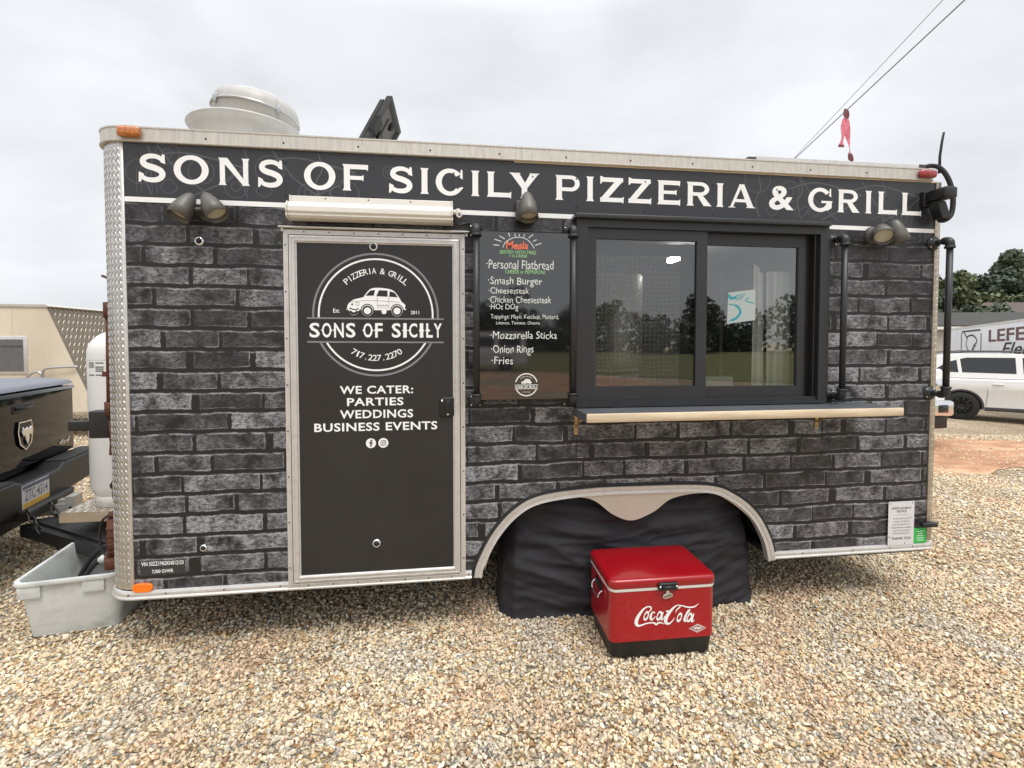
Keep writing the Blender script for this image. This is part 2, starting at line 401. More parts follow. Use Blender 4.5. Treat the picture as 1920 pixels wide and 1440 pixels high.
# trailer wrap printed with whitewashed black bricks (world-space rows of 103 mm)
def brick_mat():
    m, t, b = new_mat('printed_brick_wrap'); n = t.nodes.new; l = t.links.new
    def math_(op, a, c=None, clamp=False):
        x = n('ShaderNodeMath'); x.operation = op; x.use_clamp = clamp
        for i, q in ((0, a), (1, c)):
            if q is None: continue
            if isinstance(q, (int, float)): x.inputs[i].default_value = q
            else: l(q, x.inputs[i])
        return x.outputs[0]
    g = n('ShaderNodeNewGeometry'); sp = n('ShaderNodeSeparateXYZ'); l(g.outputs['Position'], sp.inputs[0])
    def noise_(scale, detail=4, rough=.6, dist=0.0, st=(1, 1, 1)):
        mp = n('ShaderNodeMapping'); mp.inputs['Scale'].default_value = st; l(g.outputs['Position'], mp.inputs[0])
        z = n('ShaderNodeTexNoise'); z.inputs['Scale'].default_value = scale; z.inputs['Detail'].default_value = detail
        z.inputs['Roughness'].default_value = rough; z.inputs['Distortion'].default_value = dist
        l(mp.outputs[0], z.inputs['Vector']); return z.outputs['Fac']
    wob = math_('MULTIPLY', math_('SUBTRACT', noise_(4, 3), .5), .036)
    wob2 = math_('MULTIPLY', math_('SUBTRACT', noise_(45, 3), .5), .012)
    z = math_('ADD', math_('ADD', sp.outputs['Z'], wob), wob2)
    x = math_('ADD', sp.outputs['X'], math_('MULTIPLY', math_('SUBTRACT', noise_(38, 3), .5), .02))
    zr = math_('DIVIDE', math_('SUBTRACT', z, .306), .103)
    row = math_('FLOOR', zr); fv = math_('FRACT', zr)
    wn = n('ShaderNodeTexWhiteNoise'); wn.noise_dimensions = '1D'; l(row, wn.inputs['W'])
    # every other row shifts by half a brick, plus a random amount; brick length differs a little by row
    half = math_('MULTIPLY', math_('MODULO', math_('ABSOLUTE', row), 2.0), .5)
    xl = math_('DIVIDE', x, .325)
    warp = n('ShaderNodeTexNoise'); warp.noise_dimensions = '2D'; warp.inputs['Scale'].default_value = 1.0; warp.inputs['Detail'].default_value = 1
    cb = n('ShaderNodeCombineXYZ'); l(math_('MULTIPLY', x, 2.6), cb.inputs[0]); l(math_('MULTIPLY', row, 7.3), cb.inputs[1]); l(cb.outputs[0], warp.inputs['Vector'])
    xr = math_('ADD', math_('ADD', xl, half), math_('ADD', math_('MULTIPLY', wn.outputs['Value'], .38), math_('MULTIPLY', warp.outputs['Fac'], .9)))
    colm = math_('FLOOR', xr); fu = math_('FRACT', xr)
    cid = n('ShaderNodeCombineXYZ'); l(row, cid.inputs[0]); l(colm, cid.inputs[1])
    wb = n('ShaderNodeTexWhiteNoise'); wb.noise_dimensions = '2D'; l(cid.outputs[0], wb.inputs['Vector'])
    # distances to the brick's edges in metres
    du = math_('MULTIPLY', math_('MINIMUM', fu, math_('SUBTRACT', 1.0, fu)), .325)
    dv = math_('MULTIPLY', math_('MINIMUM', fv, math_('SUBTRACT', 1.0, fv)), .103)
    dtop = math_('MULTIPLY', math_('SUBTRACT', 1.0, fv), .103)
    dd = math_('MINIMUM', math_('SUBTRACT', du, .012), math_('SUBTRACT', dv, .0108))
    inside = math_('MULTIPLY', math_('ADD', dd, .0015), 300.0, True)
    # bright chipped rim
    rim = math_('SUBTRACT', 1.0, math_('MULTIPLY', math_('ABSOLUTE', math_('SUBTRACT', dd, .002)), 320.0), True)
    topr = math_('SUBTRACT', 1.0, math_('MULTIPLY', math_('ABSOLUTE', math_('SUBTRACT', dtop, .0145)), 160.0), True)
    rimn = math_('MULTIPLY', math_('SUBTRACT', noise_(14, 5), .40), 4.5, True)
    # white-wash speckle
    sp1 = math_('MULTIPLY', math_('SUBTRACT', noise_(42, 8, .8, .8, (1, 1, 1.9)), .43), 7.0, True)
    sp2 = math_('MULTIPLY', math_('SUBTRACT', noise_(8, 5, .65), .36), 3.8, True)
    base = math_('ADD', math_('MULTIPLY', math_('POWER', wb.outputs['Value'], 1.3), 1.15), .16)
    wash = math_('MULTIPLY', math_('MULTIPLY', base, sp2), math_('ADD', .16, math_('MULTIPLY', sp1, 1.15)))
    # bricks fainter towards the banner: partly the print, partly reflected light painted in
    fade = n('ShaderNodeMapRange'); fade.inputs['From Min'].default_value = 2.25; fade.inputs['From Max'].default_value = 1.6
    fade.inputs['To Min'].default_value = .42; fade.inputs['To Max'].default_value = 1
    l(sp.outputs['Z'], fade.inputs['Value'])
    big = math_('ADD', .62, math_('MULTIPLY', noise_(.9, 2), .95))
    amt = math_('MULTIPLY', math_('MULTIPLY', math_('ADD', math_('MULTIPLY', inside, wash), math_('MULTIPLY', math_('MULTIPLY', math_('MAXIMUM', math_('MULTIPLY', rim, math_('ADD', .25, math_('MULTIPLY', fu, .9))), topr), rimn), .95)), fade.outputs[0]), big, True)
    mor = math_('MULTIPLY', math_('MULTIPLY', math_('SUBTRACT', noise_(60, 5, .7), .5), 1.2, True), .12)
    amt = math_('MAXIMUM', amt, mor)
    rp = n('ShaderNodeValToRGB')
    e = rp.color_ramp.elements
    e[0].position = 0; e[0].color = (.0145, .0135, .014, 1); e[1].position = 1; e[1].color = (.34, .34, .36, 1)
    k = e.new(.35); k.color = (.125, .123, .133, 1)
    l(amt, rp.inputs[0]); l(rp.outputs[0], b.inputs['Base Color'])
    b.inputs['Roughness'].default_value = .42; b.inputs['Specular IOR Level'].default_value = .4
    return m
M['brick'] = brick_mat()

# ------------------------------------------------------------------ ground
def gz(x, y=0):
    """the yard falls away gently to the right"""
    t = max(0.0, x - 4.6); return -0.037 * t if t < 18 else -0.666

def sheet(name, xs, ys, m, dz, label_kind='structure', edge=None):
    mb = MB(); V = [(x, y, gz(x, y) + dz) for y in ys for x in xs]; nx = len(xs)
    F = [(j * nx + i, j * nx + i + 1, (j + 1) * nx + i + 1, (j + 1) * nx + i) for j in range(len(ys) - 1) for i in range(nx - 1)]
    mb.add(V, F, 0, True)
    return tag(mb.build(name, m), kind=label_kind)

def gravel_mat(name, scale, cols, bump=1.0, dark=.25):
    m, t, b = new_mat(name); n = t.nodes.new; l = t.links.new
    tc = n('ShaderNodeTexCoord')
    nzw = n('ShaderNodeTexNoise'); nzw.inputs['Scale'].default_value = scale * .8; l(tc.outputs['Object'], nzw.inputs['Vector'])
    vm = n('ShaderNodeVectorMath'); vm.operation = 'MULTIPLY_ADD'; vm.inputs[1].default_value = (.02,) * 3
    l(nzw.outputs['Color'], vm.inputs[0]); l(tc.outputs['Object'], vm.inputs[2])
    v = n('ShaderNodeTexVoronoi'); v.inputs['Scale'].default_value = scale; l(vm.outputs[0], v.inputs['Vector'])
    v2 = n('ShaderNodeTexVoronoi'); v2.feature = 'DISTANCE_TO_EDGE'; v2.inputs['Scale'].default_value = scale; l(vm.outputs[0], v2.inputs['Vector'])
    sc = n('ShaderNodeSeparateColor'); l(v.outputs['Color'], sc.inputs[0])
    rp = n('ShaderNodeValToRGB'); rp.color_ramp.interpolation = 'CONSTANT'
    while len(rp.color_ramp.elements) < len(cols): rp.color_ramp.elements.new(.5)
    for i, c in enumerate(cols): rp.color_ramp.elements[i].position = i / len(cols); rp.color_ramp.elements[i].color = tuple(c) + (1,)
    l(sc.outputs['Red'], rp.inputs[0])
    big = n('ShaderNodeTexNoise'); big.inputs['Scale'].default_value = .9; big.inputs['Detail'].default_value = 5; l(tc.outputs['Object'], big.inputs['Vector'])
    rb = n('ShaderNodeValToRGB'); rb.color_ramp.elements[0].position = .3; rb.color_ramp.elements[1].position = .7
    rb.color_ramp.elements[0].color = (.8, .76, .7, 1); rb.color_ramp.elements[1].color = (1.1, 1.1, 1.1, 1); l(big.outputs['Fac'], rb.inputs[0])
    mu = n('ShaderNodeMix'); mu.data_type = 'RGBA'; mu.blend_type = 'MULTIPLY'; mu.inputs['Factor'].default_value = 1
    l(rp.outputs[0], mu.inputs['A']); l(rb.outputs[0], mu.inputs['B']); l(mu.outputs['Result'], b.inputs['Base Color'])
    mr = n('ShaderNodeMapRange'); mr.inputs['From Max'].default_value = .25; l(v2.outputs['Distance'], mr.inputs['Value'])
    bp = n('ShaderNodeBump'); bp.inputs['Strength'].default_value = bump; bp.inputs['Distance'].default_value = .02
    l(mr.outputs[0], bp.inputs['Height']); l(bp.outputs[0], b.inputs['Normal'])
    b.inputs['Roughness'].default_value = .85; b.inputs['Specular IOR Level'].default_value = .25
    return m

PAL = [((.74, .61, .41), 30), ((.66, .53, .345), 26), ((.80, .71, .54), 19), ((.54, .44, .31), 13), ((.47, .42, .345), 7),
       ((.37, .345, .29), 2), ((.50, .31, .16), 6), ((.58, .40, .20), 7), ((.74, .69, .60), 6), ((.40, .25, .15), 2), ((.60, .48, .36), 8)]
CUM = [c for c, w in PAL for _ in range(w)]
M['gravel_far'] = gravel_mat('gravel_ground', 36, [c for c, w in PAL], 1.0)
M['dirt'] = mat('red_clay', (.43, .225, .125), .95, 0, .3, 2.2, .8, 14, dirt=(.56, .44, .3), dscale=2.2, damt=.85, stretch=(.5, 1.4, 1))
M['grass_far'] = mat('field_grass', (.13, .13, .035), .95, 0, .35, 1.2, .5, 8, dirt=(.2, .17, .06), dscale=.5, damt=.6)

def span(*ab):
    o = []
    for a, b, k in ab: o += [a + (b - a) * i / k for i in range(k)]
    return o + [ab[-1][1]]
sheet('ground', span((-400, -20, 6), (-20, 4.6, 12), (4.6, 22.6, 18), (22.6, 400, 6)), span((-400, -20, 6), (-20, 30, 25), (30, 400, 6)), M['gravel_far'], 0)

def patch(name, cx, cy, pts, m, dz):
    mb = MB(); ring = []
    n = 72
    P_ = spline(pts + [pts[0]], 8)
    for i, (x, y) in enumerate(P_[:-1]):
        w = .12 * noise.noise(Vector((x * 2.2, y * 2.2, 3)))
        ring.append((x + w, y + w))
    V = [(cx, cy, gz(cx) + dz)]; k = len(ring); F = []
    for s_ in (.33, .66, 1.0):
        for x, y in ring:
            X, Y = cx + (x - cx) * s_, cy + (y - cy) * s_; V.append((X, Y, gz(X) + dz))
    for i in range(k): F.append((0, 1 + i, 1 + (i + 1) % k))
    for r_ in range(2):
        for i in range(k): F.append((1 + r_ * k + i, 1 + (r_ + 1) * k + i, 1 + (r_ + 1) * k + (i + 1) % k, 1 + r_ * k + (i + 1) % k))
    mb.add(V, F, 0, True)
    return tag(mb.build(name, m), kind='structure')
DIRT = [(7.0, 2.7), (8.4, 2.75), (9.4, 3.1), (10.6, 2.7), (12.2, 2.3), (15, 1.9), (18, 2.6), (17, 4.2), (13.5, 4.9), (11.2, 5.2), (9.6, 5.3), (8.2, 5.1), (6.6, 4.4)]
patch('dirt_track', 11, 4.1, DIRT, M['dirt'], .007)
patch('dirt_yard', -4, -16, [(-22, -12), (-8, -9.5), (4, -10), (9, -12), (10, -20), (2, -26), (-12, -27), (-24, -22)], M['dirt'], .012)
patch('grass_field', 10, -60, [(-60, -33), (-20, -27), (3, -24), (20, -19), (60, -17), (90, -30), (90, -100), (0, -120), (-80, -100), (-90, -50)], M['grass_far'], .02)

def in_dirt(x, y):
    w = .9 * noise.noise(Vector((x * 1.1, y * 1.8, 2))) + .5 * noise.noise(Vector((x * 4, y * 6, 8)))
    return 2.95 + w < y < 5.0 + .7 * w and 6.7 < x < 17.5

# loose stones: one pile of angular pebbles, larger ones nearer the eye seen one by one
def stones():
    rng = np.random.default_rng(5)
    bm_ = bmesh.new(); bmesh.ops.create_icosphere(bm_, subdivisions=1, radius=1)
    ico_v = np.array([v.co[:] for v in bm_.verts], np.float32); ico_f = np.array([[v.index for v in f.verts] for f in bm_.faces], np.int32)
    bmesh.ops.subdivide_edges(bm_, edges=list(bm_.edges), cuts=1, use_grid_fill=True)
    bm_.verts.ensure_lookup_table(); bm_.verts.index_update()
    hi_v = np.array([v.co.normalized()[:] for v in bm_.verts], np.float32); hi_f = np.array([[v.index for v in f.verts] for f in bm_.faces], np.int32)
    bm_.free()
    def shapes(V, k, jit):
        out_ = []
        for _ in range(k):
            P_ = V.copy()
            for _c in range(10):                      # cut facets: crushed stone
                d = rng.normal(size=3); d /= np.linalg.norm(d); h = rng.uniform(.45, .85)
                pr = P_ @ d; ov = np.maximum(pr - h, 0); P_ = P_ - ov[:, None] * d[None]
            P_ = P_ * (1 + rng.normal(0, jit, (len(P_), 1)))
            out_.append(P_)
        return np.array(out_, np.float32)
    SH_lo, SH_hi = shapes(ico_v, 24, .10), shapes(hi_v, 24, .03)
    regions = [  # x0,x1,y0,y1, per m2, rmin, rmax, hi
        (-.9, 4.7, -1.35, .15, 5600, .0055, .0150, 1), (-2.6, -.9, -1.0, .3, 3200, .007, .0165, 0), (4.7, 6.6, -1.6, .3, 3200, .007, .0165, 0),
        (-1.2, 4.9, .15, 1.0, 3200, .007, .017, 0), (-1.6, 5.0, 1.0, 4.2, 1300, .010, .02, 0), (4.6, 8.5, -.2, 3.4, 1900, .009, .02, 0),
        (6.6, 11, -2.2, .0, 1200, .011, .022, 0), (8.5, 13, 0, 5.6, 850, .012, .026, 0), (4.9, 8.5, 3.4, 7, 600, .013, .026, 0),
        (-5, -1.2, .3, 3, 1500, .009, .02, 0), (-9, -1.6, 3, 9, 350, .014, .03, 0)]
    VV = []; FF = []; CC = []; base = 0; 
    palette = np.array(CUM, np.float32)
    for x0, x1, y0, y1, dens, r0, r1, hi in regions:
        k = int((x1 - x0) * (y1 - y0) * dens)
        X = rng.uniform(x0, x1, k); Y = rng.uniform(y0, y1, k)
        keep = np.ones(k, bool)
        for i in range(k):
            if in_dirt(X[i], Y[i]) and rng.random() > .10: keep[i] = False
        X, Y = X[keep], Y[keep]; k = len(X)
        r = r0 + (r1 - r0) * rng.beta(1.6, 2.6, k)
        big = rng.random(k) < .012; r[big] *= 1.5
        SHP, FC = (SH_hi, hi_f) if hi else (SH_lo, ico_f)
        P_ = SHP[rng.integers(0, len(SHP), k)]
        sc = np.stack([rng.uniform(.8, 1.4, k), rng.uniform(.7, 1.05, k), rng.uniform(.45, .8, k)], 1) * r[:, None]
        P_ = P_ * sc[:, None, :]
        # random tilt then spin
        q = rng.normal(size=(k, 4)); q[:, 1:3] *= .35; q[:, 1:3] += 0
        q /= np.linalg.norm(q, axis=1, keepdims=True)
        w, a, b, c = q.T
        RM = np.stack([np.stack([1 - 2 * (b * b + c * c), 2 * (a * b - c * w), 2 * (a * c + b * w)], 1),
                       np.stack([2 * (a * b + c * w), 1 - 2 * (a * a + c * c), 2 * (b * c - a * w)], 1),
                       np.stack([2 * (a * c - b * w), 2 * (b * c + a * w), 1 - 2 * (a * a + b * b)], 1)], 1)
        P_ = np.einsum('kij,kvj->kvi', RM, P_)
        t = np.maximum(0, X - 4.6); Z = -.037 * t + r * rng.uniform(-.1, .75, k)
        P_ += np.stack([X, Y, Z], 1)[:, None, :]
        nv = P_.shape[1]
        VV.append(P_.reshape(-1, 3)); FF.append((FC[None] + (base + np.arange(k) * nv)[:, None, None]).reshape(-1, 3)); base += k * nv
        # colour drifts in patches (rustier here, greyer there)
        col = palette[rng.integers(0, len(palette), k)]
        tone = np.array([noise.noise(Vector((x * 1.1, y * 1.1, 9.0))) for x, y in zip(X, Y)])
        tone2 = np.array([noise.noise(Vector((x * 2.7, y * 2.7, 4.0))) for x, y in zip(X, Y)])
        col = col * (1 + .16 * tone[:, None] + .12 * rng.normal(size=(k, 1)))
        rust = np.clip((tone2 - .12) * 2.4, 0, .7)[:, None]; grey = np.clip((-tone2 - .25) * 1.5, 0, .4)[:, None]
        lum = col.mean(1, keepdims=True)
        col = col * (1 - rust) + rust * lum * np.array([[1.3, .92, .62]]); col = col * (1 - grey) + grey * lum * np.array([[.97, .93, .86]])
        CC.append(np.repeat(np.clip(col, .02, .85), nv, 0))
    V = np.concatenate(VV).astype(np.float32); F = np.concatenate(FF).astype(np.int32); C_ = np.concatenate(CC).astype(np.float32)
    me = bpy.data.meshes.new('gravel')
    me.vertices.add(len(V)); me.vertices.foreach_set('co', V.ravel())
    me.loops.add(F.size); me.loops.foreach_set('vertex_index', F.ravel())
    me.polygons.add(len(F)); me.polygons.foreach_set('loop_start', np.arange(0, F.size, 3, dtype=np.int32))
    me.update(calc_edges=False)
    at = me.color_attributes.new('stone', 'FLOAT_COLOR', 'POINT')
    at.data.foreach_set('color', np.concatenate([C_, np.ones((len(C_), 1), np.float32)], 1).ravel())
    m, t_, b = new_mat('gravel_stones'); n = t_.nodes.new; l = t_.links.new
    a_ = n('ShaderNodeAttribute'); a_.attribute_name = 'stone'
    tc_ = n('ShaderNodeTexCoord'); z_ = n('ShaderNodeTexNoise'); z_.inputs['Scale'].default_value = 160; z_.inputs['Detail'].default_value = 4
    l(tc_.outputs['Object'], z_.inputs['Vector'])
    rp_ = n('ShaderNodeValToRGB'); rp_.color_ramp.elements[0].position = .3; rp_.color_ramp.elements[0].color = (.8, .8, .8, 1); rp_.color_ramp.elements[1].position = .7; rp_.color_ramp.elements[1].color = (1.12, 1.12, 1.12, 1)
    l(z_.outputs['Fac'], rp_.inputs[0])
    mu_ = n('ShaderNodeMix'); mu_.data_type = 'RGBA'; mu_.blend_type = 'MULTIPLY'; mu_.inputs['Factor'].default_value = 1
    l(a_.outputs['Color'], mu_.inputs['A']); l(rp_.outputs[0], mu_.inputs['B']); l(mu_.outputs['Result'], b.inputs['Base Color'])
    b.inputs['Roughness'].default_value = .8; b.inputs['Specular IOR Level'].default_value = .3
    me.materials.append(m)
    ob = bpy.data.objects.new('gravel', me); COL.objects.link(ob)
    return tag(ob, 'loose tan and grey crushed stone spread over the yard', 'gravel', kind='stuff')
stones()

# ------------------------------------------------------------------ the food trailer
L_, ZB, ZT, WD = 4.46, .34, 2.54, 2.2
T = thing('food_trailer', 'black brick-wrapped pizzeria food trailer with charcoal name banner and serving window', 'food trailer', (2.23, 1.1, 0))

ARCH = [(1.672, .311), (1.690, .390), (1.772, .545), (1.889, .672), (2.036, .745), (2.307, .776), (2.616, .779), (3.02, .766), (3.198, .700), (3.334, .585), (3.422, .430), (3.455, .303)]
INNER = [(1.728, .308), (1.801, .51), (1.889, .637), (2.036, .704), (2.186, .721), (2.338, .70), (2.461, .61), (2.571, .572), (2.696, .614), (2.807, .686), (2.968, .710), (3.099, .689), (3.267, .572), (3.371, .441), (3.420, .301)]
ARC = spline(ARCH, 6)
INN = spline(INNER, 8)
def interp(P_, x):
    for (a, za), (b, zb) in zip(P_, P_[1:]):
        if a <= x <= b: return za + (zb - za) * (x - a) / (b - a or 1)
    return P_[0][1] if x < P_[0][0] else P_[-1][1]

WX0, WX1, WZ0, WZ1 = 2.25, 3.66, 1.235, 2.205      # service-window opening
def side(y, x0, x1, zlo, zhi, door=True):
    mb = MB()
    br = sorted(set([x0, x1, .735, 1.63, WX0, WX1] + [p[0] for p in ARC]))
    br = [x for x in br if x0 <= x <= x1]
    for a, b in zip(br, br[1:]):
        mid = (a + b) / 2; za = zb = zlo
        if ARC[0][0] < mid < ARC[-1][0]: za, zb = interp(ARC, a), interp(ARC, b)
        if .735 < mid < 1.63 and door: za = zb = 2.135
        spans = [(za, zb, zhi)]
        if WX0 < mid < WX1: spans = [(za, zb, WZ0), (WZ1, WZ1, zhi)]
        for p, q, t in spans: mb.quad((a, y, p), (b, y, q), (b, y, t), (a, y, t))
    return mb
WALL = side(0, 0, L_, ZB, 2.272)
mb = MB()
# dark vinyl banner above the white stripe, a hair proud of the panel
TI = lambda x: -.0051 * x
mb.quad((0, -.0012, 2.272), (L_, -.0012, 2.272 + TI(L_)), (L_, -.0012, ZT), (0, -.0012, ZT))
banner = mb.build('banner', M['vinyl_banner'], T)
mb = MB(); mb.quad((.002, -.002, 2.2555), (4.462, -.002, 2.2555 + TI(4.46)), (4.462, -.002, 2.2795 + TI(4.46)), (.002, -.002, 2.2795))
mb.build('stripe', M['white_vinyl'], T)
# panel seams and black screw heads on the wrap
mb = WALL; box_, lathe_ = mb.box, mb.lathe
mb.box = lambda *a: box_(*a, 1); mb.lathe = lambda p, c, ax, n, m: lathe_(p, c, ax, n, 1)
for x in (.742, 1.575, 2.246, 3.74):
    mb.box(x - .001, x + .001, -.0017, -.0005, 2.3, ZT)
for x in (2.246,): mb.box(x - .001, x + .001, -.003, .001, .80, 1.2)
for x in (1.565, 2.236, 3.74):
    mb.box(x - .0008, x + .0008, -.003, .001, 1.0, 1.2) if x != 2.236 else None
def screw(mb, x, z, r=.0055, y=0, m=0): mb.lathe([(r, 0), (r * .8, .0025), (0, .0035)], (x, y, z), (0, -1, 0), 8, m)
for x, zs in ((.375, (2.315, 2.475)), (.742, (2.315, 2.475)), (1.17, (2.32, 2.47)), (1.58, (2.32, 2.46)), (2.0, (2.32, 2.46)), (2.24, (2.31, 2.46)), (2.63, (2.30, 2.46)),
              (3.03, (2.30, 2.46)), (3.42, (2.30, 2.45)), (3.75, (2.30, 2.44)), (4.13, (2.29, 2.43)), (4.42, (2.29, 2.45))):
    for z in zs: screw(mb, x, z, y=-.001)
for z in (1.93, 1.72, 1.50, 1.30, 1.05, .8, .6):
    for x in (.21, .45): screw(mb, x, z + .02 * math.sin(x * 9), .004)
for z in (2.02, 1.86, 1.65, 1.48, 1.1, .9, .7, .5):
    for x in (4.11, 4.40): screw(mb, x, z, .0045)
for x in (1.80, 2.05, 2.3, 2.6, 2.9, 3.2, 3.5, 3.8): screw(mb, x, 1.1 - .05 * math.sin(x * 5), .004)
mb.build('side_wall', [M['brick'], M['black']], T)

# banner lettering: wide capitals with small flared serifs, drawn stroke by stroke
GT, GB = .225, .18
def glyph(mb, ch, x0, x1, zb, zt):
    H = zt - zb; Wd = (x1 - x0) / H; k = [0]
    def fn(a, b, o=0): return (x0 + a * H, -.0022 - o, zb + b * H)
    def nxt(): k[0] += 1; return k[0] * .00025
    def poly(p): o = nxt(); mb.poly([fn(a, b, o) for a, b in p])
    def stem(x, y0=0, y1=1, t=GT, s0=True, s1=True, w=.055):
        h = t / 2; P_ = []
        P_ += [(x - h - w, y0), (x - h - w * .55, y0 + .03), (x - h, y0 + .1)] if s0 else [(x - h, y0)]
        P_ += [(x - h, y1 - .1), (x - h - w * .55, y1 - .03), (x - h - w, y1)] if s1 else [(x - h, y1)]
        P_ += [(x + h + w, y1), (x + h + w * .55, y1 - .03), (x + h, y1 - .1)] if s1 else [(x + h, y1)]
        P_ += [(x + h, y0 + .1), (x + h + w * .55, y0 + .03), (x + h + w, y0)] if s0 else [(x + h, y0)]
        poly(P_)
    def bar(xa, xb, y, t=GB, fl=0, fr=0, dn=None, up=None):
        P_ = [(xa, y - t / 2), (xb - .06, y - t / 2)]
        if fr: P_ += [(xb - .02, y - t / 2 - fr * .5), (xb, y - t / 2 - fr), (xb + .015, y + t / 2 + fr * .9 if up else y + t / 2)]
        else: P_ += [(xb, y - t / 2), (xb, y + t / 2)]
        if fr and up: P_ += [(xb - .03, y + t / 2 + fr * .4), (xb - .07, y + t / 2)]
        P_ += [(xa, y + t / 2)]; poly(P_)
    def ring(cx, cy, rx, ry, a0, a1, tx, ty, n=28):
        o = nxt(); V = []
        for i in range(n):
            a = R(a0 + (a1 - a0) * i / (n - 1)); c, s_ = math.cos(a), math.sin(a)
            V += [fn(cx + rx * c, cy + ry * s_, o), fn(cx + (rx - tx) * c, cy + (ry - ty) * s_, o)]
        mb.add(V, [(2 * i, 2 * i + 1, 2 * i + 3, 2 * i + 2) for i in range(n - 1)])
    def diag(xa, ya, xb, yb, t): h = t / 2; poly([(xa - h, ya), (xa + h, ya), (xb + h, yb), (xb - h, yb)])
    if ch == 'O': ring(Wd / 2, .5, Wd / 2, .53, 0, 360, .235, .165, 49)
    elif ch in 'CG':
        ring(Wd * .5, .5, Wd * .5, .53, 38, 360 - (38 if ch == 'C' else 22), .235, .165, 40)
        poly([(Wd * .86, .70), (Wd * .90, 1.0), (Wd * .955, 1.0), (Wd * .965, .62)])
        if ch == 'C': poly([(Wd * .80, .27), (Wd * .93, .33), (Wd * .99, .30), (Wd * .86, .13)])
        else:
            poly([(Wd - .235, .02), (Wd - .235, .46), (Wd - .01, .46), (Wd - .01, .16)]); poly([(Wd * .55, .36), (Wd * .55, .46), (Wd + .03, .46), (Wd + .0, .40), (Wd, .36)])
    elif ch == 'S':
        P_ = spline([(Wd * .86, .80), (Wd * .68, .905), (Wd * .44, .93), (Wd * .22, .85), (Wd * .17, .70), (Wd * .30, .585), (Wd * .58, .505), (Wd * .79, .40), (Wd * .84, .24), (Wd * .70, .105), (Wd * .46, .07), (Wd * .24, .11), (Wd * .09, .22)], 5)
        k_ = len(P_); ws = [.15 + .07 * math.sin(PI * i / (k_ - 1)) ** 1.5 for i in range(k_)]
        mb.ribbon(P_, ws, fn, off=nxt())
        poly([(Wd * .78, .72), (Wd * .84, 1.0), (Wd * .93, 1.0), (Wd * .955, .66)]); poly([(Wd * .02, .36), (Wd * .01, -.02), (Wd * .09, -.0), (Wd * .2, .28)])
    elif ch == 'I': stem(Wd / 2)
    elif ch == 'L': stem(.055 + GT / 2); bar(.055 + GT / 2, Wd - .01, GB / 2, fr=.06, up=True)
    elif ch == 'N':
        stem(.06 + .09, t=.18); stem(Wd - .15, t=.18); poly([(.05, 1), (.33, 1), (Wd - .06, 0), (Wd - .24, 0)])
    elif ch == 'F': stem(.055 + GT / 2); bar(.1, Wd, 1 - GB / 2, fr=.06); bar(.2, Wd * .82, .49, .15, fr=.05, up=True)
    elif ch == 'E': stem(.055 + GT / 2); bar(.1, Wd - .01, 1 - GB / 2, fr=.06); bar(.2, Wd * .84, .51, .14, fr=.05, up=True); bar(.1, Wd, GB / 2, fr=.06, up=True)
    elif ch == 'Z':
        bar(.02, Wd - .02, 1 - GB / 2); bar(0, Wd, GB / 2, fr=.06, up=True); poly([(0, .12), (.3, .12), (Wd, .9), (Wd - .32, .9)])
        poly([(-.0, .74), (.04, .74), (.12, .84), (.12, 1.03), (0, 1.05)])
    elif ch == 'Y':
        poly([(.0, 1), (.0 + .36, 1), (Wd / 2 + .1, .5), (Wd / 2 - .1, .38)]); poly([(Wd - .34, 1), (Wd, 1), (Wd / 2 + .1, .38), (Wd / 2 - .06, .46)]); stem(Wd / 2, 0, .52, s1=False)
        poly([(-.03, 1), (-.01, .96), (.4, .96), (.42, 1)]); poly([(Wd - .38, 1), (Wd - .36, .96), (Wd + .01, .96), (Wd + .03, 1)])
    elif ch in 'PR':
        stem(.055 + GT / 2); c = Wd * (.62 if ch == 'P' else .55); cy, ry = (.68, .32) if ch == 'P' else (.71, .29)
        ring(c, cy, Wd * (.97 if ch == 'P' else .92) - c, ry, -90, 90, .2, .15); bar(.1, c + .01, cy + ry - .075, .15); bar(.2, c + .01, cy - ry + .075, .15)
        if ch == 'R': poly([(c - .16, .46), (c + .10, .46), (Wd - .02, .04), (Wd + .03, 0), (Wd - .34, 0)])
    elif ch == 'A':
        poly([(Wd / 2 - .1, 1), (Wd / 2 + .05, 1), (.2, 0), (.08, 0)]); poly([(Wd / 2 - .12, 1), (Wd / 2 + .11, 1), (Wd - .05, 0), (Wd - .33, 0)]); bar(.3, Wd - .3, .3, .13)
        poly([(0, 0), (.03, .04), (.3, .04), (.33, 0)]); poly([(Wd - .42, 0), (Wd - .40, .04), (Wd - .01, .04), (Wd + .02, 0)])
    elif ch == '&': text(mb, '&', lambda a, b, o=0: fn((a - x0) / H, (b - zb) / H, o), x0, x1, zb - .003, zt + .003, 0, .025)

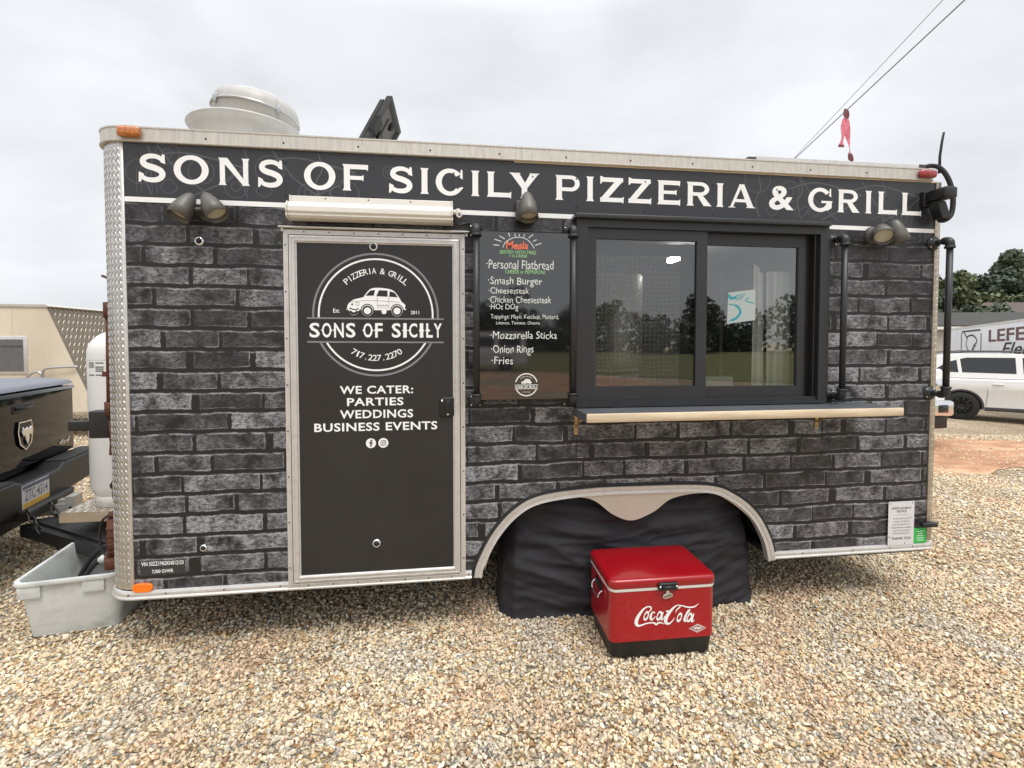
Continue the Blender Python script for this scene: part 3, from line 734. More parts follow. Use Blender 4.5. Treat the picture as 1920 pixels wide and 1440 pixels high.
LET = [('S', .068, .195), ('O', .226, .385), ('N', .428, .576), ('S', .612, .735), ('O', .832, .984), ('F', 1.018, 1.144), ('S', 1.248, 1.373), ('I', 1.407, 1.452), ('C', 1.487, 1.632), ('I', 1.671, 1.715), ('L', 1.753, 1.884),
       ('Y', 1.878, 2.032), ('P', 2.123, 2.262), ('I', 2.294, 2.339), ('Z', 2.373, 2.505), ('Z', 2.534, 2.664), ('E', 2.7, 2.833), ('R', 2.872, 3.018), ('I', 3.048, 3.096), ('A', 3.122, 3.285), ('&', 3.372, 3.528), ('G', 3.618, 3.77), ('R', 3.807, 3.948), ('I', 3.987, 4.03), ('L', 4.069, 4.199), ('L', 4.228, 4.362)]
for i0, i1 in ((0, 4), (4, 6), (6, 12), (12, 20), (20, 21), (21, 26)):
    mb = MB()
    for ch, a, b in LET[i0:i1]:
        t = (a + b) / 2; glyph(mb, ch, a, b, 2.354 - .0046 * t, 2.487 - .0050 * t)
    mb.build('banner_word', M['white_vinyl'], banner)
# faint line drawings printed on the banner: pizza slices, slices of tomato, wheels, leaves
mb = MB(); rd_ = random.Random(11); fn = XZ(-.0016)
kk = 0
def dood(P_, w=.005, closed=False):
    global kk
    P_ = [(x, min(max(z, 2.284 + TI(x)), 2.535)) for x, z in P_]
    mb.ribbon(P_, w, fn, closed=closed, off=.00001 * kk); kk += 1
def flush():
    global mb
    mb.build('banner_drawing', M['doodle'], banner); mb = MB()
def side_of(v): return [q for q in v if q < 2.5], [q for q in v if q > 2.5]
xs_ = [.02, .15, .3, .46, .62, .8, .98, 1.2, 3.25, 3.45, 3.62, 3.82, 4.0, 4.2, 4.36]
for half in (0, 1):
    for i, x in enumerate(side_of(xs_)[half]):
        z = 2.31 + .2 * rd_.random(); r_ = .03 + .05 * rd_.random()
        dood(arc(x + .05, z, r_, r_, 0, 360, 30)[:-1], .004, True)
        if i % 2: dood(arc(x + .05, z, r_ * .4, r_ * .4, 0, 360, 16)[:-1], .004, True)
    for x in side_of((.25, .78, 3.66, 4.05))[half]:
        dood([(x - .1, 2.535), (x, 2.4), (x + .15, 2.29)], .007); dood(spline([(x - .16, 2.46), (x + .02, 2.5), (x + .3, 2.44)], 8), .008); dood([(x + .3, 2.44), (x + .22, 2.37), (x + .05, 2.29)], .007)
    for x in side_of((.11, .55, .9, 3.3, 3.56, 4.1))[half]:
        dood(spline([(x, 2.53), (x + .02, 2.45), (x - .01, 2.38), (x + .015, 2.29)], 6), .007)
        dood(spline([(x + .05, 2.33), (x + .09, 2.37), (x + .13, 2.33), (x + .09, 2.30), (x + .05, 2.33)], 6), .004)
    if half: dood(spline([(3.56, 2.30), (3.53, 2.335), (3.55, 2.355), (3.575, 2.345), (3.60, 2.36), (3.625, 2.34), (3.6, 2.315), (3.57, 2.29)], 6), .005)
    else:
        for a in (.03, .05): dood([(.03 + a, 2.30), (.03 + a, 2.42), (.09 + a, 2.43), (.10 + a, 2.30)], .004)
    flush()

# corner, nose, roof, rear, far side, floor
CR = .150
def corner_path(n=10, x_end=None):
    P_ = [(-CR, WD - .1, -1, 0), (-CR, CR, -1, 0)]
    for i in range(1, n + 1):
        a = R(180 + 90 * i / n); P_.append((CR * math.cos(a), CR + CR * math.sin(a), math.cos(a), math.sin(a)))
    P_ = [(x, y, nx, ny) for x, y, nx, ny in P_]
    if x_end: P_.append((x_end, 0, 0, -1))
    return P_
mb = MB(); cp = corner_path()
V = []; 
for x, y, nx, ny in cp[1:]: V += [(x, y, ZB + .01), (x, y, ZT)]
mb.add(V, [(2 * i, 2 * i + 2, 2 * i + 3, 2 * i + 1) for i in range(len(cp) - 2)], 0, True)
mb.quad((-CR, WD - .1, ZB), (-CR, CR, ZB), (-CR, CR, ZT), (-CR, WD - .1, ZT))
# raised lozenges of the tread plate
def lozenge(mb, P0, eu, ez, nn, ang, l=.0165, w=.0031, h=.0019, m=0):
    c, s_ = math.cos(ang), math.sin(ang); d = eu * c + ez * s_; e = -eu * s_ + ez * c
    ring = [P0 + d * l, P0 + d * l * .35 + e * w, P0 - d * l * .35 + e * w, P0 - d * l, P0 - d * l * .35 - e * w, P0 + d * l * .35 - e * w]
    top = [P0 + nn * h + d * l * .55, P0 + nn * h - d * l * .55]
    mb.add(ring + top, [(0, 1, 6), (1, 2, 7, 6), (2, 3, 7), (3, 4, 7), (4, 5, 6, 7), (5, 0, 6)], m, False)
arcl = CR * PI / 2
for r_ in range(63):
    z = ZB + .03 + r_ * .0342
    for c_ in range(11):
        for k_, (du, dz_, an) in enumerate(((0, 0, 58), (.0115, .0171, 122))):
            u = c_ * .023 + du + .006
            if u > arcl - .012 or z + dz_ > ZT - .02: continue
            a = R(270) - u / CR; nn = Vector((math.cos(a), math.sin(a), 0)); eu = Vector((-nn.y, nn.x, 0))
            lozenge(mb, Vector((CR * nn.x, CR + CR * nn.y, z + dz_)), eu, Vector((0, 0, 1)), nn, R(an))
mb.build('corner_panel', M['plate'], T)
mb = MB(); mb.rbox(-.012, .004, -.006, .002, ZB + .012, ZT - .005, .002, 1); mb.rbox(-.002, .001, -.0075, .002, ZB + .012, ZT - .005, .001, 1)
for i in range(15): screw(mb, -.016, ZB + .12 + i * .148, .004, -.004)
mb.build('corner_trim', M['alu'], T)
mb = MB()
mb.box(L_ - .004, L_ + .026, -.008, .002, ZB + .02, ZT - .005); mb.box(L_ + .026, L_ + .03, -.008, .06, ZB + .02, ZT - .005)
for r_ in range(110):
    lozenge(mb, Vector((L_ + .005 + .011 * (r_ % 2), -.0085, ZB + .04 + r_ * .0194)), Vector((1, 0, 0)), Vector((0, 0, 1)), Vector((0, -1, 0)), R(55 if r_ % 2 else 125), .0085, .0026, .0016)
mb.build('rear_corner_trim', M['plate_dull'], T)
mb = MB()
mb.box(L_ + .005, L_ + .024, .002, WD, ZB + .01, ZT)           # rear wall
mb.box(-CR + .002, L_, WD - .02, WD, ZB + .01, ZT)      # far wall
mb.build('rear_and_far_walls', M['white_paint'], T)
mb = MB(); RC = arc(CR, CR + .012, CR - .004, CR - .004, 180, 270, 8); mb.prism([(x - CR, y) for x, y in RC] + [(L_ + .02, .012), (L_ + .02, WD - .001), (-CR + .004, WD - .001)], lambda a, b, c: (a, b, c), ZT + .055, ZT + .0695, 0); mb.build('roof', M['white_paint'], T)
mb = MB(); RC = arc(0, CR + .02, CR - .012, CR - .012, 180, 270, 8); mb.prism(RC + [(1.66, .032), (1.66, WD - .02), (-CR + .012, WD - .02)], lambda a, b, c: (a, b, c), ZB - .06, ZB + .02, 0); mb.box(3.47, L_, .02, WD - .02, ZB - .06, ZB + .02); mb.box(1.66, 3.47, .50, WD - .02, ZB - .06, ZB + .02)
mb.build('floor', M['dark'], T)
mb = MB(); mb.box(1.66, 3.47, .49, .50, ZB - .05, .83); mb.box(1.66, 3.47, .006, .49, .80, .83); mb.box(1.655, 1.66, .006, .5, ZB - .02, .83); mb.box(3.47, 3.475, .006, .5, ZB - .02, .83)
mb.build('wheel_well', M['dark'], T)
mb = MB(); mb.tube([(2.2, .5, .33), (2.2, 1.9, .33)], .04); mb.tube([(2.95, .5, .33), (2.95, 1.9, .33)], .04); mb.build('axles', M['dark'], T)
for x in (2.2, 2.95):
    for y in (.38, 1.85):
        mb = MB(); mb.lathe([(.10, -.1), (.2, -.11), (.27, -.1), (.32, -.085), (.33, 0), (.32, .085), (.27, .1), (.2, .11), (.1, .1)], (x, y, .33), (0, 1, 0), 32); mb.lathe([(.0, -.06), (.1, -.07), (.2, -.1)], (x, y, .33), (0, 1, 0), 24, 1)
        mb.build('wheel', [M['rubber'], M['steel']], T)
# rails
mb = MB()
mb.sweep([(0, 2.538), (.016, 2.538), (.018, 2.543), (.014, 2.546), (.014, 2.601), (.017, 2.604), (.017, 2.610), (-.03, 2.613), (-.03, 2.538)], corner_path(10, 4.425))
for i in range(13): screw(mb, .02 + i * .36, 2.568, .0055, -.0135, 1)
mb.build('roof_rail', [M['alu_rail'], M['trim']], T)
mb = MB()
mb.sweep([(0, .305), (.012, .302), (.015, .31), (.009, .318), (.011, .324), (.011, .333), (.007, .342), (0, .345)], corner_path(10, 1.668))
for x in (-.02, .15, .42, .69, 1.653): screw(mb, x, .328, .0045, -.0105, 1)
mb.build('bottom_rail', [M['alu'], M['trim']], T); mb = MB()
mb.sweep([(0, .305), (.012, .302), (.015, .31), (.009, .318), (.011, .324), (.011, .333), (.007, .342), (0, .345)], [(3.44, 0, 0, -1), (4.492, 0, 0, -1)])
for x in (3.62, 3.95, 4.2, 4.36): screw(mb, x, .328, .0045, -.0105, 1)
mb.build('bottom_rail', [M['alu'], M['trim']], T)
mb = MB(); mb.box(1.9, L_, -.004, .002, 2.5315, 2.5385); mb.build('wood_edge', M['wood'], T)

# wheel arch: rubber gasket, aluminium trim and the dipped skirt between the wheels
def offs(P_, d):
    o = []
    for i, p in enumerate(P_):
        a, b = P_[max(i - 1, 0)], P_[min(i + 1, len(P_) - 1)]; dx, dy = b[0] - a[0], b[1] - a[1]; l_ = math.hypot(dx, dy)
        o.append((p[0] + dy / l_ * d, p[1] - dx / l_ * d))
    return o
def strip(mb, A, B, ya, yb, m=0):
    V = []
    for p, q in zip(A, B): V += [(p[0], ya, p[1]), (q[0], yb, q[1])]
    mb.add(V, [(2 * i, 2 * i + 1, 2 * i + 3, 2 * i + 2) for i in range(len(A) - 1)], m, False)
mb = MB(); g0, g1, a1, a2, a3, a4 = offs(ARC, -.008), offs(ARC, .012), offs(ARC, .010), offs(ARC, .030), offs(ARC, .033), offs(ARC, .052)
strip(mb, g0, g1, -.004, -.006); strip(mb, offs(ARC, -.008), offs(ARC, -.008), 0, -.004)
mb.build('arch_gasket', M['rubber'], T)
mb = MB(); strip(mb, a1, a1, 0, -.016); strip(mb, a1, a2, -.016, -.013); strip(mb, a2, a3, -.013, -.009); strip(mb, a3, a4, -.009, -.012); strip(mb, a4, a4, -.012, .03)
for i in range(6, len(ARC) - 3, 9): screw(mb, offs(ARC, .02)[i][0], offs(ARC, .02)[i][1], .0045, -.0145)
mb.build('arch_trim', M['alu'], T)
mb = MB(); A_ = offs(ARC, .046)
xs2 = [p[0] for p in INN if A_[0][0] + .02 < p[0] < A_[-1][0] - .02]
V = []; F = []
for x in xs2:
    zt = interp(sorted(A_), x); zb = min(interp(INN, x), zt - .001); V += [(x, .001, zt), (x, .001, zb)]
mb.add(V, [(2 * i, 2 * i + 1, 2 * i + 3, 2 * i + 2) for i in range(len(xs2) - 1)])
V2 = []
for x in xs2:
    zt = interp(sorted(A_), x); zb = min(interp(INN, x), zt - .001); V2 += [(x, .001, zb), (x, .02, zb)]
mb.add(V2, [(2 * i, 2 * i + 1, 2 * i + 3, 2 * i + 2) for i in range(len(xs2) - 1)])
mb.build('arch_skirt', M['alu_skirt'], T)

# entrance door
def frame(mb, x0, x1, z0, z1, w, prof, m=0):
    """mitred frame; prof of (t in 0..1 from outer to inner, y)"""
    for (t0, y0), (t1, y1) in zip(prof, prof[1:]):
        o, i = w * t0, w * t1
        a = [(x0 + o, y0, z0 + o), (x1 - o, y0, z0 + o), (x1 - o, y0, z1 - o), (x0 + o, y0, z1 - o)]
        b = [(x0 + i, y1, z0 + i), (x1 - i, y1, z0 + i), (x1 - i, y1, z1 - i), (x0 + i, y1, z1 - i)]
        for k in range(4): mb.quad(a[k], a[(k + 1) % 4], b[(k + 1) % 4], b[k], m)
mb = MB(); frame(mb, .730, 1.636, .312, 2.142, .024, [(0, 0), (0, -.012), (.65, -.012), (.75, -.016), (1, -.016), (1, .02)])
for i in range(8):
    z = .42 + i * .235
    for x in (.7395, 1.6265): screw(mb, x, z, .0045, -.0115, 1)
for i in range(7): screw(mb, .83 + i * .122, 2.132, .004, -.0115, 1); screw(mb, .83 + i * .122, .3225, .004, -.0115, 1)
mb.build('door_surround', [M['alu'], M['trim']], T)
mb = MB(); mb.rbox(.712, 1.660, -.034, 0, 2.147, 2.156, .002, 1); mb.box(.722, .733, -.02, 0, 2.13, 2.147); mb.box(1.640, 1.650, -.02, 0, 2.13, 2.147); mb.build('drip_cap', M['alu'], T)
mb = MB(); mb.box(.755, 1.611, -.004, .04, .337, 2.117); mb.build('door_gap', M['black'], T)
mb = MB(); mb.box(.79, 1.574, -.009, .03, .375, 2.085)
door = mb.build('door', M['vinyl_door'], T)
mb = MB(); frame(mb, .758, 1.608, .340, 2.114, .036, [(0, 0), (0, -.017), (.28, -.02), (.32, -.017), (.62, -.017), (.66, -.021), (.8, -.021), (.86, -.016), (1, -.0125), (1, -.008)])
mb.build('door_frame', M['alu'], door)
FD = XZ(-.0096)
mb = MB(); mg = MB()
# round emblem
cx, cz = 1.182, 1.717
def ringarc(m_, r, w, a0, a1, off=0):
    m_.ribbon(arc(cx, cz, r, r, a0, a1, 48), w, FD, off=off)
zl0, zl1 = 1.695, 1.576
def hang(r, z): return math.degrees(math.asin((z - cz) / r))
for r, w, m_ in ((.313, .010, mg), (.286, .009, mb)):
    a = hang(r, 1.70); ringarc(m_, r, w, a, 180 - a); a = hang(r, 1.574); ringarc(m_, r, w, a, -180 - a)
mg.ribbon([(.838, 1.699), (1.525, 1.697)], .008, FD, off=.0003); mg.ribbon([(.838, 1.578), (1.525, 1.575)], .008, FD, off=.0003)
mg.build('emblem_rings', M['grey_vinyl'], door)
# banner name in tall narrow letters with a pip on each stem
spx = []
wd = [('S', .850, .900), ('O', .911, .957), ('N', .970, 1.018), ('S', 1.029, 1.076), ('O', 1.115, 1.161), ('F', 1.174, 1.212), ('S', 1.258, 1.304), ('I', 1.316, 1.334), ('C', 1.346, 1.388), ('I', 1.401, 1.419), ('L', 1.434, 1.468), ('Y', 1.473, 1.515)]
for ch, a, b in wd:
    text(mb, ch, FD, a, b, 1.600, 1.675, 0, .02)
    if ch in 'OF': 
        mb.poly([FD(a - .006, 1.6375, .0004), FD(a + .007, 1.627, .0004), FD(a + .007, 1.648, .0004)])
    if ch in 'OCIL' and ch != 'C':
        e = b if ch != 'L' else a + .016
        mb.poly([FD(e + .006, 1.6375, .0004), FD(e - .007, 1.648, .0004), FD(e - .007, 1.627, .0004)])
    if ch in 'INLC': mb.poly([FD(a - .006, 1.6375, .0004), FD(a + .007, 1.627, .0004), FD(a + .007, 1.648, .0004)])
arc_text(mb, 'PIZZERIA & GRILL', FD, cx, cz, .226, 90, .030, 82, False, 0, .004)
arc_text(mb, '717.227.2270', FD, cx, cz, .222, 270, .031, 62, True, 0, .004)
text(mb, 'Est.', FD, .967, 1.0, 1.727, 1.748, 0, .01); text(mb, '2011', FD, 1.355, 1.398, 1.722, 1.740, 0, .01)
for s_, a, b, z0, z1 in (('WE CATER:', .995, 1.365, 1.309, 1.351), ('PARTIES', 1.030, 1.315, 1.247, 1.289), ('WEDDINGS', .994, 1.364, 1.182, 1.226), ('BUSINESS EVENTS', .867, 1.489, 1.116, 1.160)):
    text(mb, s_, FD, a, b, z0, z1, 0, .022, sp=1.08)
mb.build('door_lettering', M['white_vinyl'], door)
# little round-backed car of the emblem
mw = MB(); mk = MB()
def CAR(m_, k=1.0, ox=0, oz=0, FDn=FD, ml=None):
    f = lambda a, b, o=0: FDn(ox + a * k, oz + b * k, o)
    body = spline([(-.135, .045), (-.128, .060), (-.105, .078), (-.062, .090), (-.055, .098), (-.032, .126), (-.005, .135), (.045, .133), (.080, .122), (.105, .092), (.118, .070), (.134, .056), (.132, .040), (.118, .030), (-.118, .030), (-.134, .036), (-.135, .045)], 4)
    m_.poly([f(a, b) for a, b in body[:-1]])
    for c in (-.042, .096):
        m_.add([], []) if False else None
        m_.disc(f(c, .026, .0006), .026 * k, n=20)
    m_.disc(f(-.105, .028, .0003), .024 * k, n=16); m_.disc(f(.035, .022, .0003), .012 * k, n=10)
    if ml is not None:
        h = lambda P_: ml.poly([f(a, b, .001) for a, b in P_])
        h([(-.05, .098), (-.028, .122), (-.006, .125), (-.012, .098)]); h([(.0, .096), (.012, .124), (.052, .123), (.052, .094)]); h([(.060, .094), (.062, .120), (.085, .113), (.100, .092)])
        for c in (-.042, .096): ml.ribbon(arc(c, .026, .0205, .0205, 0, 360, 24)[:-1], .008, lambda a, b, o=0: f(a, b, .0012), closed=True); ml.ribbon(arc(c, .026, .030, .031, -5, 185, 20), .004, lambda a, b, o=0: f(a, b, .0014))
        ml.ribbon([(.004, .094), (.004, .040), (.058, .040), (.058, .094)], .0014, lambda a, b, o=0: f(a, b, .0013)); ml.ribbon([(-.128, .066), (-.06, .074), (.0, .075), (.11, .068)], .0012, lambda a, b, o=0: f(a, b, .0011))
        ml.ribbon([(-.125, .038), (-.10, .030), (-.082, .036)], .005, lambda a, b, o=0: f(a, b, .0011))
        ml.ribbon(arc(-.105, .028, .018, .016, 190, 350, 10), .012, lambda a, b, o=0: f(a, b, .0011))
        text(ml, 'WE DELIVER', lambda a, b, o=0: f(a, b, .0015), .006, .056, .048, .055)
        ml.disc(f(-.112, .056, .001), .0045 * k, n=10); ml.ribbon(arc(-.088, .058, .0075, .009, 0, 360, 14)[:-1], .0016, lambda a, b, o=0: f(a, b, .001), closed=True)
CAR(mw, 1.08, 1.182, 1.710, FD, mk)
mw.build('emblem_car', M['white_vinyl'], door); 
mk.build('emblem_car_lines', M['vinyl_door'], door)
mw = MB(); mk = MB()
for x in (1.1475, 1.2105): mw = MB(); mw.disc(FD(x, 1.0515), .0255, n=28); mw.build('social_badge', M['white_vinyl'], door)
mk.ribbon([(1.1625 - .008, 1.068), (1.150, 1.0665), (1.1475, 1.058), (1.1475, 1.033)], .007, FD, off=.0004); mk.ribbon([(1.139, 1.053), (1.157, 1.053)], .006, FD, off=.0006)
sq = arc(1.2105 + .006, 1.0515 + .006, .007, .007, 0, 90, 5) + arc(1.2105 - .006, 1.0515 + .006, .007, .007, 90, 180, 5) + arc(1.2105 - .006, 1.0515 - .006, .007, .007, 180, 270, 5) + arc(1.2105 + .006, 1.0515 - .006, .007, .007, 270, 360, 5)
mk.build('social_badge_sign', M['vinyl_door'], door); mk = MB(); mk.ribbon(sq, .003, FD, closed=True, off=.0004); mk.ribbon(arc(1.2105, 1.0515, .006, .006, 0, 360, 16)[:-1], .003, FD, closed=True, off=.0006); mk.disc(FD(1.2185, 1.0595, .0006), .0016, n=8)
mk.build('social_badge_sign', M['vinyl_door'], door)
mb = MB(); mb.rbox(1.502, 1.576, -.022, -.008, 1.183, 1.286, .008, 3); mb.rbox(1.532, 1.556, -.030, -.02, 1.20, 1.268, .003, 2)
for x, z in ((1.515, 1.268), (1.545, 1.197)): mb.lathe([(.007, 0), (.006, .003), (0, .004)], (x, -.0225, z), (0, -1, 0), 10, 1)
mb.build('door_latch', [M['black'], M['chrome']], door)
def knob(x, z, y, parent, r=.0235):
    mb = MB(); mb.lathe([(r, 0), (r * .98, .004), (r * .75, .009), (r * .62, .010), (r * .55, .004), (0, .003)], (x, y, z), (0, -1, 0), 24, 0)
    mb.lathe([(r * .45, .0), (r * .42, .012), (r * .3, .018), (0, .02)], (x, y + .0, z), (0, -1, 0), 16, 1)
    return mb.build('door_stop', [M['chrome'], M['black']], parent)
knob(1.170, 2.066, -.009, door); knob(1.172, .523, -.009, door)
knob(.335, 2.074, 0, T); knob(.325, .543, 0, T, .019)

# awning case above the door
mb = MB(); prof = [(0, 2.298), (-.026, 2.298), (-.028, 2.262), (-.068, 2.256), (-.088, 2.232), (-.090, 2.206), (-.080, 2.196), (-.084, 2.188), (-.070, 2.176), (-.03, 2.172), (0, 2.176)]
prof = [(a, b + .010) for a, b in prof]; mb.prism(prof, lambda a, b, c: (c, a, b), .775, 1.566, 0, .003, 2)
for x in (.94, 1.15, 1.36): screw(mb, x, 2.297, .004, -.027, 1)
mb.build('awning_case', [M['cream_case'], M['trim']], T)
mb = MB(); mb.prism([(a * 1.06, b + (.002 if b > 2.2 else -.002)) for a, b in prof], lambda a, b, c: (c, a, b), .766, .7745, 0, .002, 1); mb.build('awning_end_cap', M['cream_case'], T); mb = MB(); mb.prism([(a * 1.06, b + (.002 if b > 2.2 else -.002)) for a, b in prof], lambda a, b, c: (c, a, b), 1.5665, 1.575, 0, .002, 1)
mb.tube([(1.575, -.05, 2.245), (1.592, -.05, 2.245)], .012); mb.lathe([(.016, 0), (.016, .014), (.009, .014), (.009, 0)], (1.607, -.05, 2.232), (0, -1, 0), 16); mb.rbox(1.592, 1.612, -.06, -.04, 2.238, 2.262, .003)
mb.build('awning_end_cap', M['cream_case'], T)
mb = MB(); mb.tube(spline([(1.578, -.03, 2.24), (1.584, -.03, 2.205), (1.605, -.025, 2.187), (1.635, -.02, 2.195), (1.655, -.005, 2.202), (1.66, .004, 2.202)], 6), .005, 8); mb.build('awning_cable', M['black'], T)

# wall floodlights
def head(mb, p, d, l=.125, r=.046, m=0, ml=1):
    d = Vector(d).normalized(); p = Vector(p)
    prof = [(0, -l * .62), (r * .30, -l * .60), (r * .55, -l * .48), (r * .78, -l * .22), (r * .93, .05 * l), (r, l * .40), (r * .93, l * .40), (r * .88, l * .2)]
    mb.lathe(prof, p, d, 22, m); mb.lathe([(r * .88, l * .22), (0, l * .22)], p, d, 22, ml)
def flood(name_pos, heads, plate=True, m=('bronze', 'lens')):
    x, z = name_pos; lab = None
    mb = MB(); mb.lathe([(.052, 0), (.052, .016), (.044, .026), (0, .028)], (x, 0, z), (0, -1, 0), 26)
    mb.rbox(x - .016, x + .016, -.055, -.02, z - .018, z + .018, .006)
    root = mb.build('floodlight', M['bronze_dark'], T)
    for dx, dy, dz, d in heads:
        mb = MB(); p = Vector((x + dx, dy, z + dz)); head(mb, p, d, .135, .051); mb.tube([(x, -.045, z), (x + dx * .55, -.05, z + dz * .4), p + Vector((0, 0, .01))], .009, 8, 0)
        mb.build('lamp_head', [M[m[0]], M[m[1]]], root)
    return root
flood((.388, 2.218), [(-.088, -.07, -.002, (-.28, -.30, -.75)), (.045, -.075, .004, (.48, -.22, -.72))])
flood((4.035, 2.205), [(-.005, -.08, .0, (-.42, -.62, -.55)), (.098, -.075, -.002, (.22, -.1, -.9))])
mb = MB(); mb.rbox(1.905, 2.012, -.05, 0, 2.215, 2.322, .006); mb.lathe([(.005, 0), (0, .003)], (1.935, -.05, 2.295), (0, -1, 0), 8, 1)
fl = mb.build('floodlight', [M['bronze_dark'], M['chrome']], T)
mb = MB(); head(mb, (1.962, -.085, 2.27), (.02, -.35, -1), .15, .05); mb.tube([(1.965, -.04, 2.315), (1.965, -.07, 2.325)], .012); mb.build('lamp_head', [M['bronze'], M['lens']], fl)

# service window
win = MB(); 
win.box(2.228, 2.29, -.062, 0, 1.224, 2.236); win.box(3.655, 3.708, -.062, 0, 1.224, 2.236)
win.box(2.29, 3.655, -.0615, 0, 2.19, 2.2355); win.box(2.29, 3.655, -.0615, 0, 1.2245, 1.243)
win.box(2.29, 3.655, -.05, .02, 1.243, 1.262)
win.box(3.708, 3.752, -.020, 0, 1.226, 2.23)
wn_ = win.build('service_window', M['win_frame'], T)
mb = MB(); mb.rbox(2.215, 3.70, -.088, 0, 2.232, 2.256, .004); mb.build('window_hood', M['win_frame'], T)
def sash(x0, x1, z0, z1, wl, wr, wt, wb, yf, yb, gm, nm='sash'):
    mb = MB(); mb.box(x0, x0 + wl, yf, yb, z0, z1); mb.box(x1 - wr, x1, yf, yb, z0, z1)
    mb.box(x0 + wl, x1 - wr, yf, yb, z1 - wt, z1); mb.box(x0 + wl, x1 - wr, yf, yb, z0, z0 + wb)
    s_ = mb.build(nm, M['win_frame'], wn_)
    mb = MB(); yg = (yf + yb) / 2; mb.quad((x0 + wl, yg, z0 + wb), (x1 - wr, yg, z0 + wb), (x1 - wr, yg, z1 - wt), (x0 + wl, yg, z1 - wt))
    mb.build('pane', gm, s_); return s_
sash(2.292, 2.975, 1.263, 2.188, .047, .062, .055, .072, -.048, -.024, M['glass_l'])
sash(2.93, 3.60, 1.263, 2.188, .055, .045, .066, .062, -.016, .008, M['glass'])
mb = MB(); mb.box(3.60, 3.655, -.012, .03, 1.262, 2.19); mb.box(3.628, 3.634, -.05, -.012, 1.262, 2.19); mb.box(3.645, 3.6545, -.04, -.012, 1.262, 2.19); mb.build('slide_track', M['black'], wn_)
# insect screen behind the left pane: dark frame, fine mesh
mb = MB(); mb.box(2.34, 2.842, -.012, -.006, 2.052, 2.12); mb.box(2.838, 2.935, -.012, -.006, 1.30, 2.12); mb.box(2.336, 2.350, -.012, -.006, 1.33, 2.05)
scr = mb.build('screen_frame', M['black'], wn_)
m_, t_, b_ = new_mat('insect_screen'); t_.nodes.remove(b_)
n = t_.nodes.new; l = t_.links.new
o_ = t_.nodes['Material Output']; tr = n('ShaderNodeBsdfTransparent'); df = n('ShaderNodeBsdfDiffuse'); df.inputs['Color'].default_value = (.5, .5, .5, 1)
tcs = n('ShaderNodeTexCoord'); sps = n('ShaderNodeSeparateXYZ'); l(tcs.outputs['Object'], sps.inputs[0])
# two meshes of slightly different pitch beat into soft wavy bands
nzs = n('ShaderNodeTexNoise'); nzs.inputs['Scale'].default_value = 3.0; l(tcs.outputs['Object'], nzs.inputs['Vector'])
def wv(ax, k):
    a = n('ShaderNodeMath'); a.operation = 'MULTIPLY_ADD'; l(nzs.outputs['Fac'], a.inputs[0]); a.inputs[1].default_value = 14; 
    b = n('ShaderNodeMath'); b.operation = 'MULTIPLY'; l(sps.outputs[ax], b.inputs[0]); b.inputs[1].default_value = k; l(b.outputs[0], a.inputs[2])
    c = n('ShaderNodeMath'); c.operation = 'SINE'; l(a.outputs[0], c.inputs[0]); return c.outputs[0]
s1 = n('ShaderNodeMath'); s1.operation = 'ADD'; l(wv('X', 250), s1.inputs[0]); l(wv('Z', 250), s1.inputs[1])
s2 = n('ShaderNodeMath'); s2.operation = 'MULTIPLY_ADD'; l(s1.outputs[0], s2.inputs[0]); s2.inputs[1].default_value = .09; s2.inputs[2].default_value = .26
ms = n('ShaderNodeMixShader'); l(s2.outputs[0], ms.inputs[0]); l(tr.outputs[0], ms.inputs[1]); l(df.outputs[0], ms.inputs[2]); l(ms.outputs[0], o_.inputs[0])
mb = MB(); mb.quad((2.34, -.009, 1.33), (2.84, -.009, 1.33), (2.84, -.009, 2.055), (2.34, -.009, 2.055)); mb.build('insect_screen', m_, scr)

# interior seen through the panes
side(.05, .05, L_ - .05, ZB + .03, ZT, False).build('inner_wall', M['int_wall'], T)
mb = MB(); mb.box(.05, L_ - .02, .06, WD - .03, 2.31, 2.32); mb.build('ceiling', M['int_wall'], T)
mb = MB(); mb.box(.1, L_ - .1, WD - .06, WD - .05, ZB + .05, 2.45); mb.box(L_ - .06, L_ - .05, .06, WD - .05, ZB + .05, 2.45); mb.box(.1, .11, .06, WD - .05, ZB + .05, 2.45); mb.build('inner_far_walls', M['int_dark'], T)
mb = MB(); mb.box(.12, L_ - .1, .51, WD - .06, ZB + .021, ZB + .03); mb.build('inner_floor', M['int_dark'], T)
mb = MB(); mb.box(2.3, 3.6, .30, .75, 1.14, 1.17); mb.build('counter', M['steel'], T)
mb = MB(); mb.rbox(1.75, 2.75, 1.45, 1.95, 1.05, 1.95, .02); mb.build('fridge', M['steel'], T)
mb = MB(); mb.lathe([(.185, 1.40), (.19, 1.42), (.19, 2.05), (.18, 2.06)], (2.77, .85, 0), (0, 0, 1), 40); mb.build('steam_pot', mat('pale_steel', (.66, .64, .6), .45, .5, .08, 3), T)
mb = MB(); mb.box(2.2, 2.95, .85, 1.15, 1.36, 1.385); mb.box(2.2, 2.95, .85, 1.15, 1.31, 1.33); mb.build('rack_shelf', M['steel'], T)
mb = MB(); mb.rbox(3.05, 3.5, 1.3, 1.9, 1.1, 1.75, .02); mb.build('oven', M['int_dark'], T)
mb = MB(); mb.rbox(3.32, 3.40, .87, 1.22, 2.262, 2.305, .012); lt = mb.build('strip_lamp', M['white_paint'], T)
mb = MB(); mb.rbox(3.333, 3.387, .865, 1.225, 2.225, 2.2615, .012); mb.build('lamp_tube', emit_mat('lit_tube', (1, .97, .9), 12.0), lt)
mb = MB()
for k in range(5):
    mb.tube([(2.36 + k * .015, .28 + k * .02, 1.20 + k * .02), (2.8 + k * .02, .30 + k * .02, 1.205 + k * .018)], .006, 6)
mb.build('counter_utensils', M['chrome'], T)

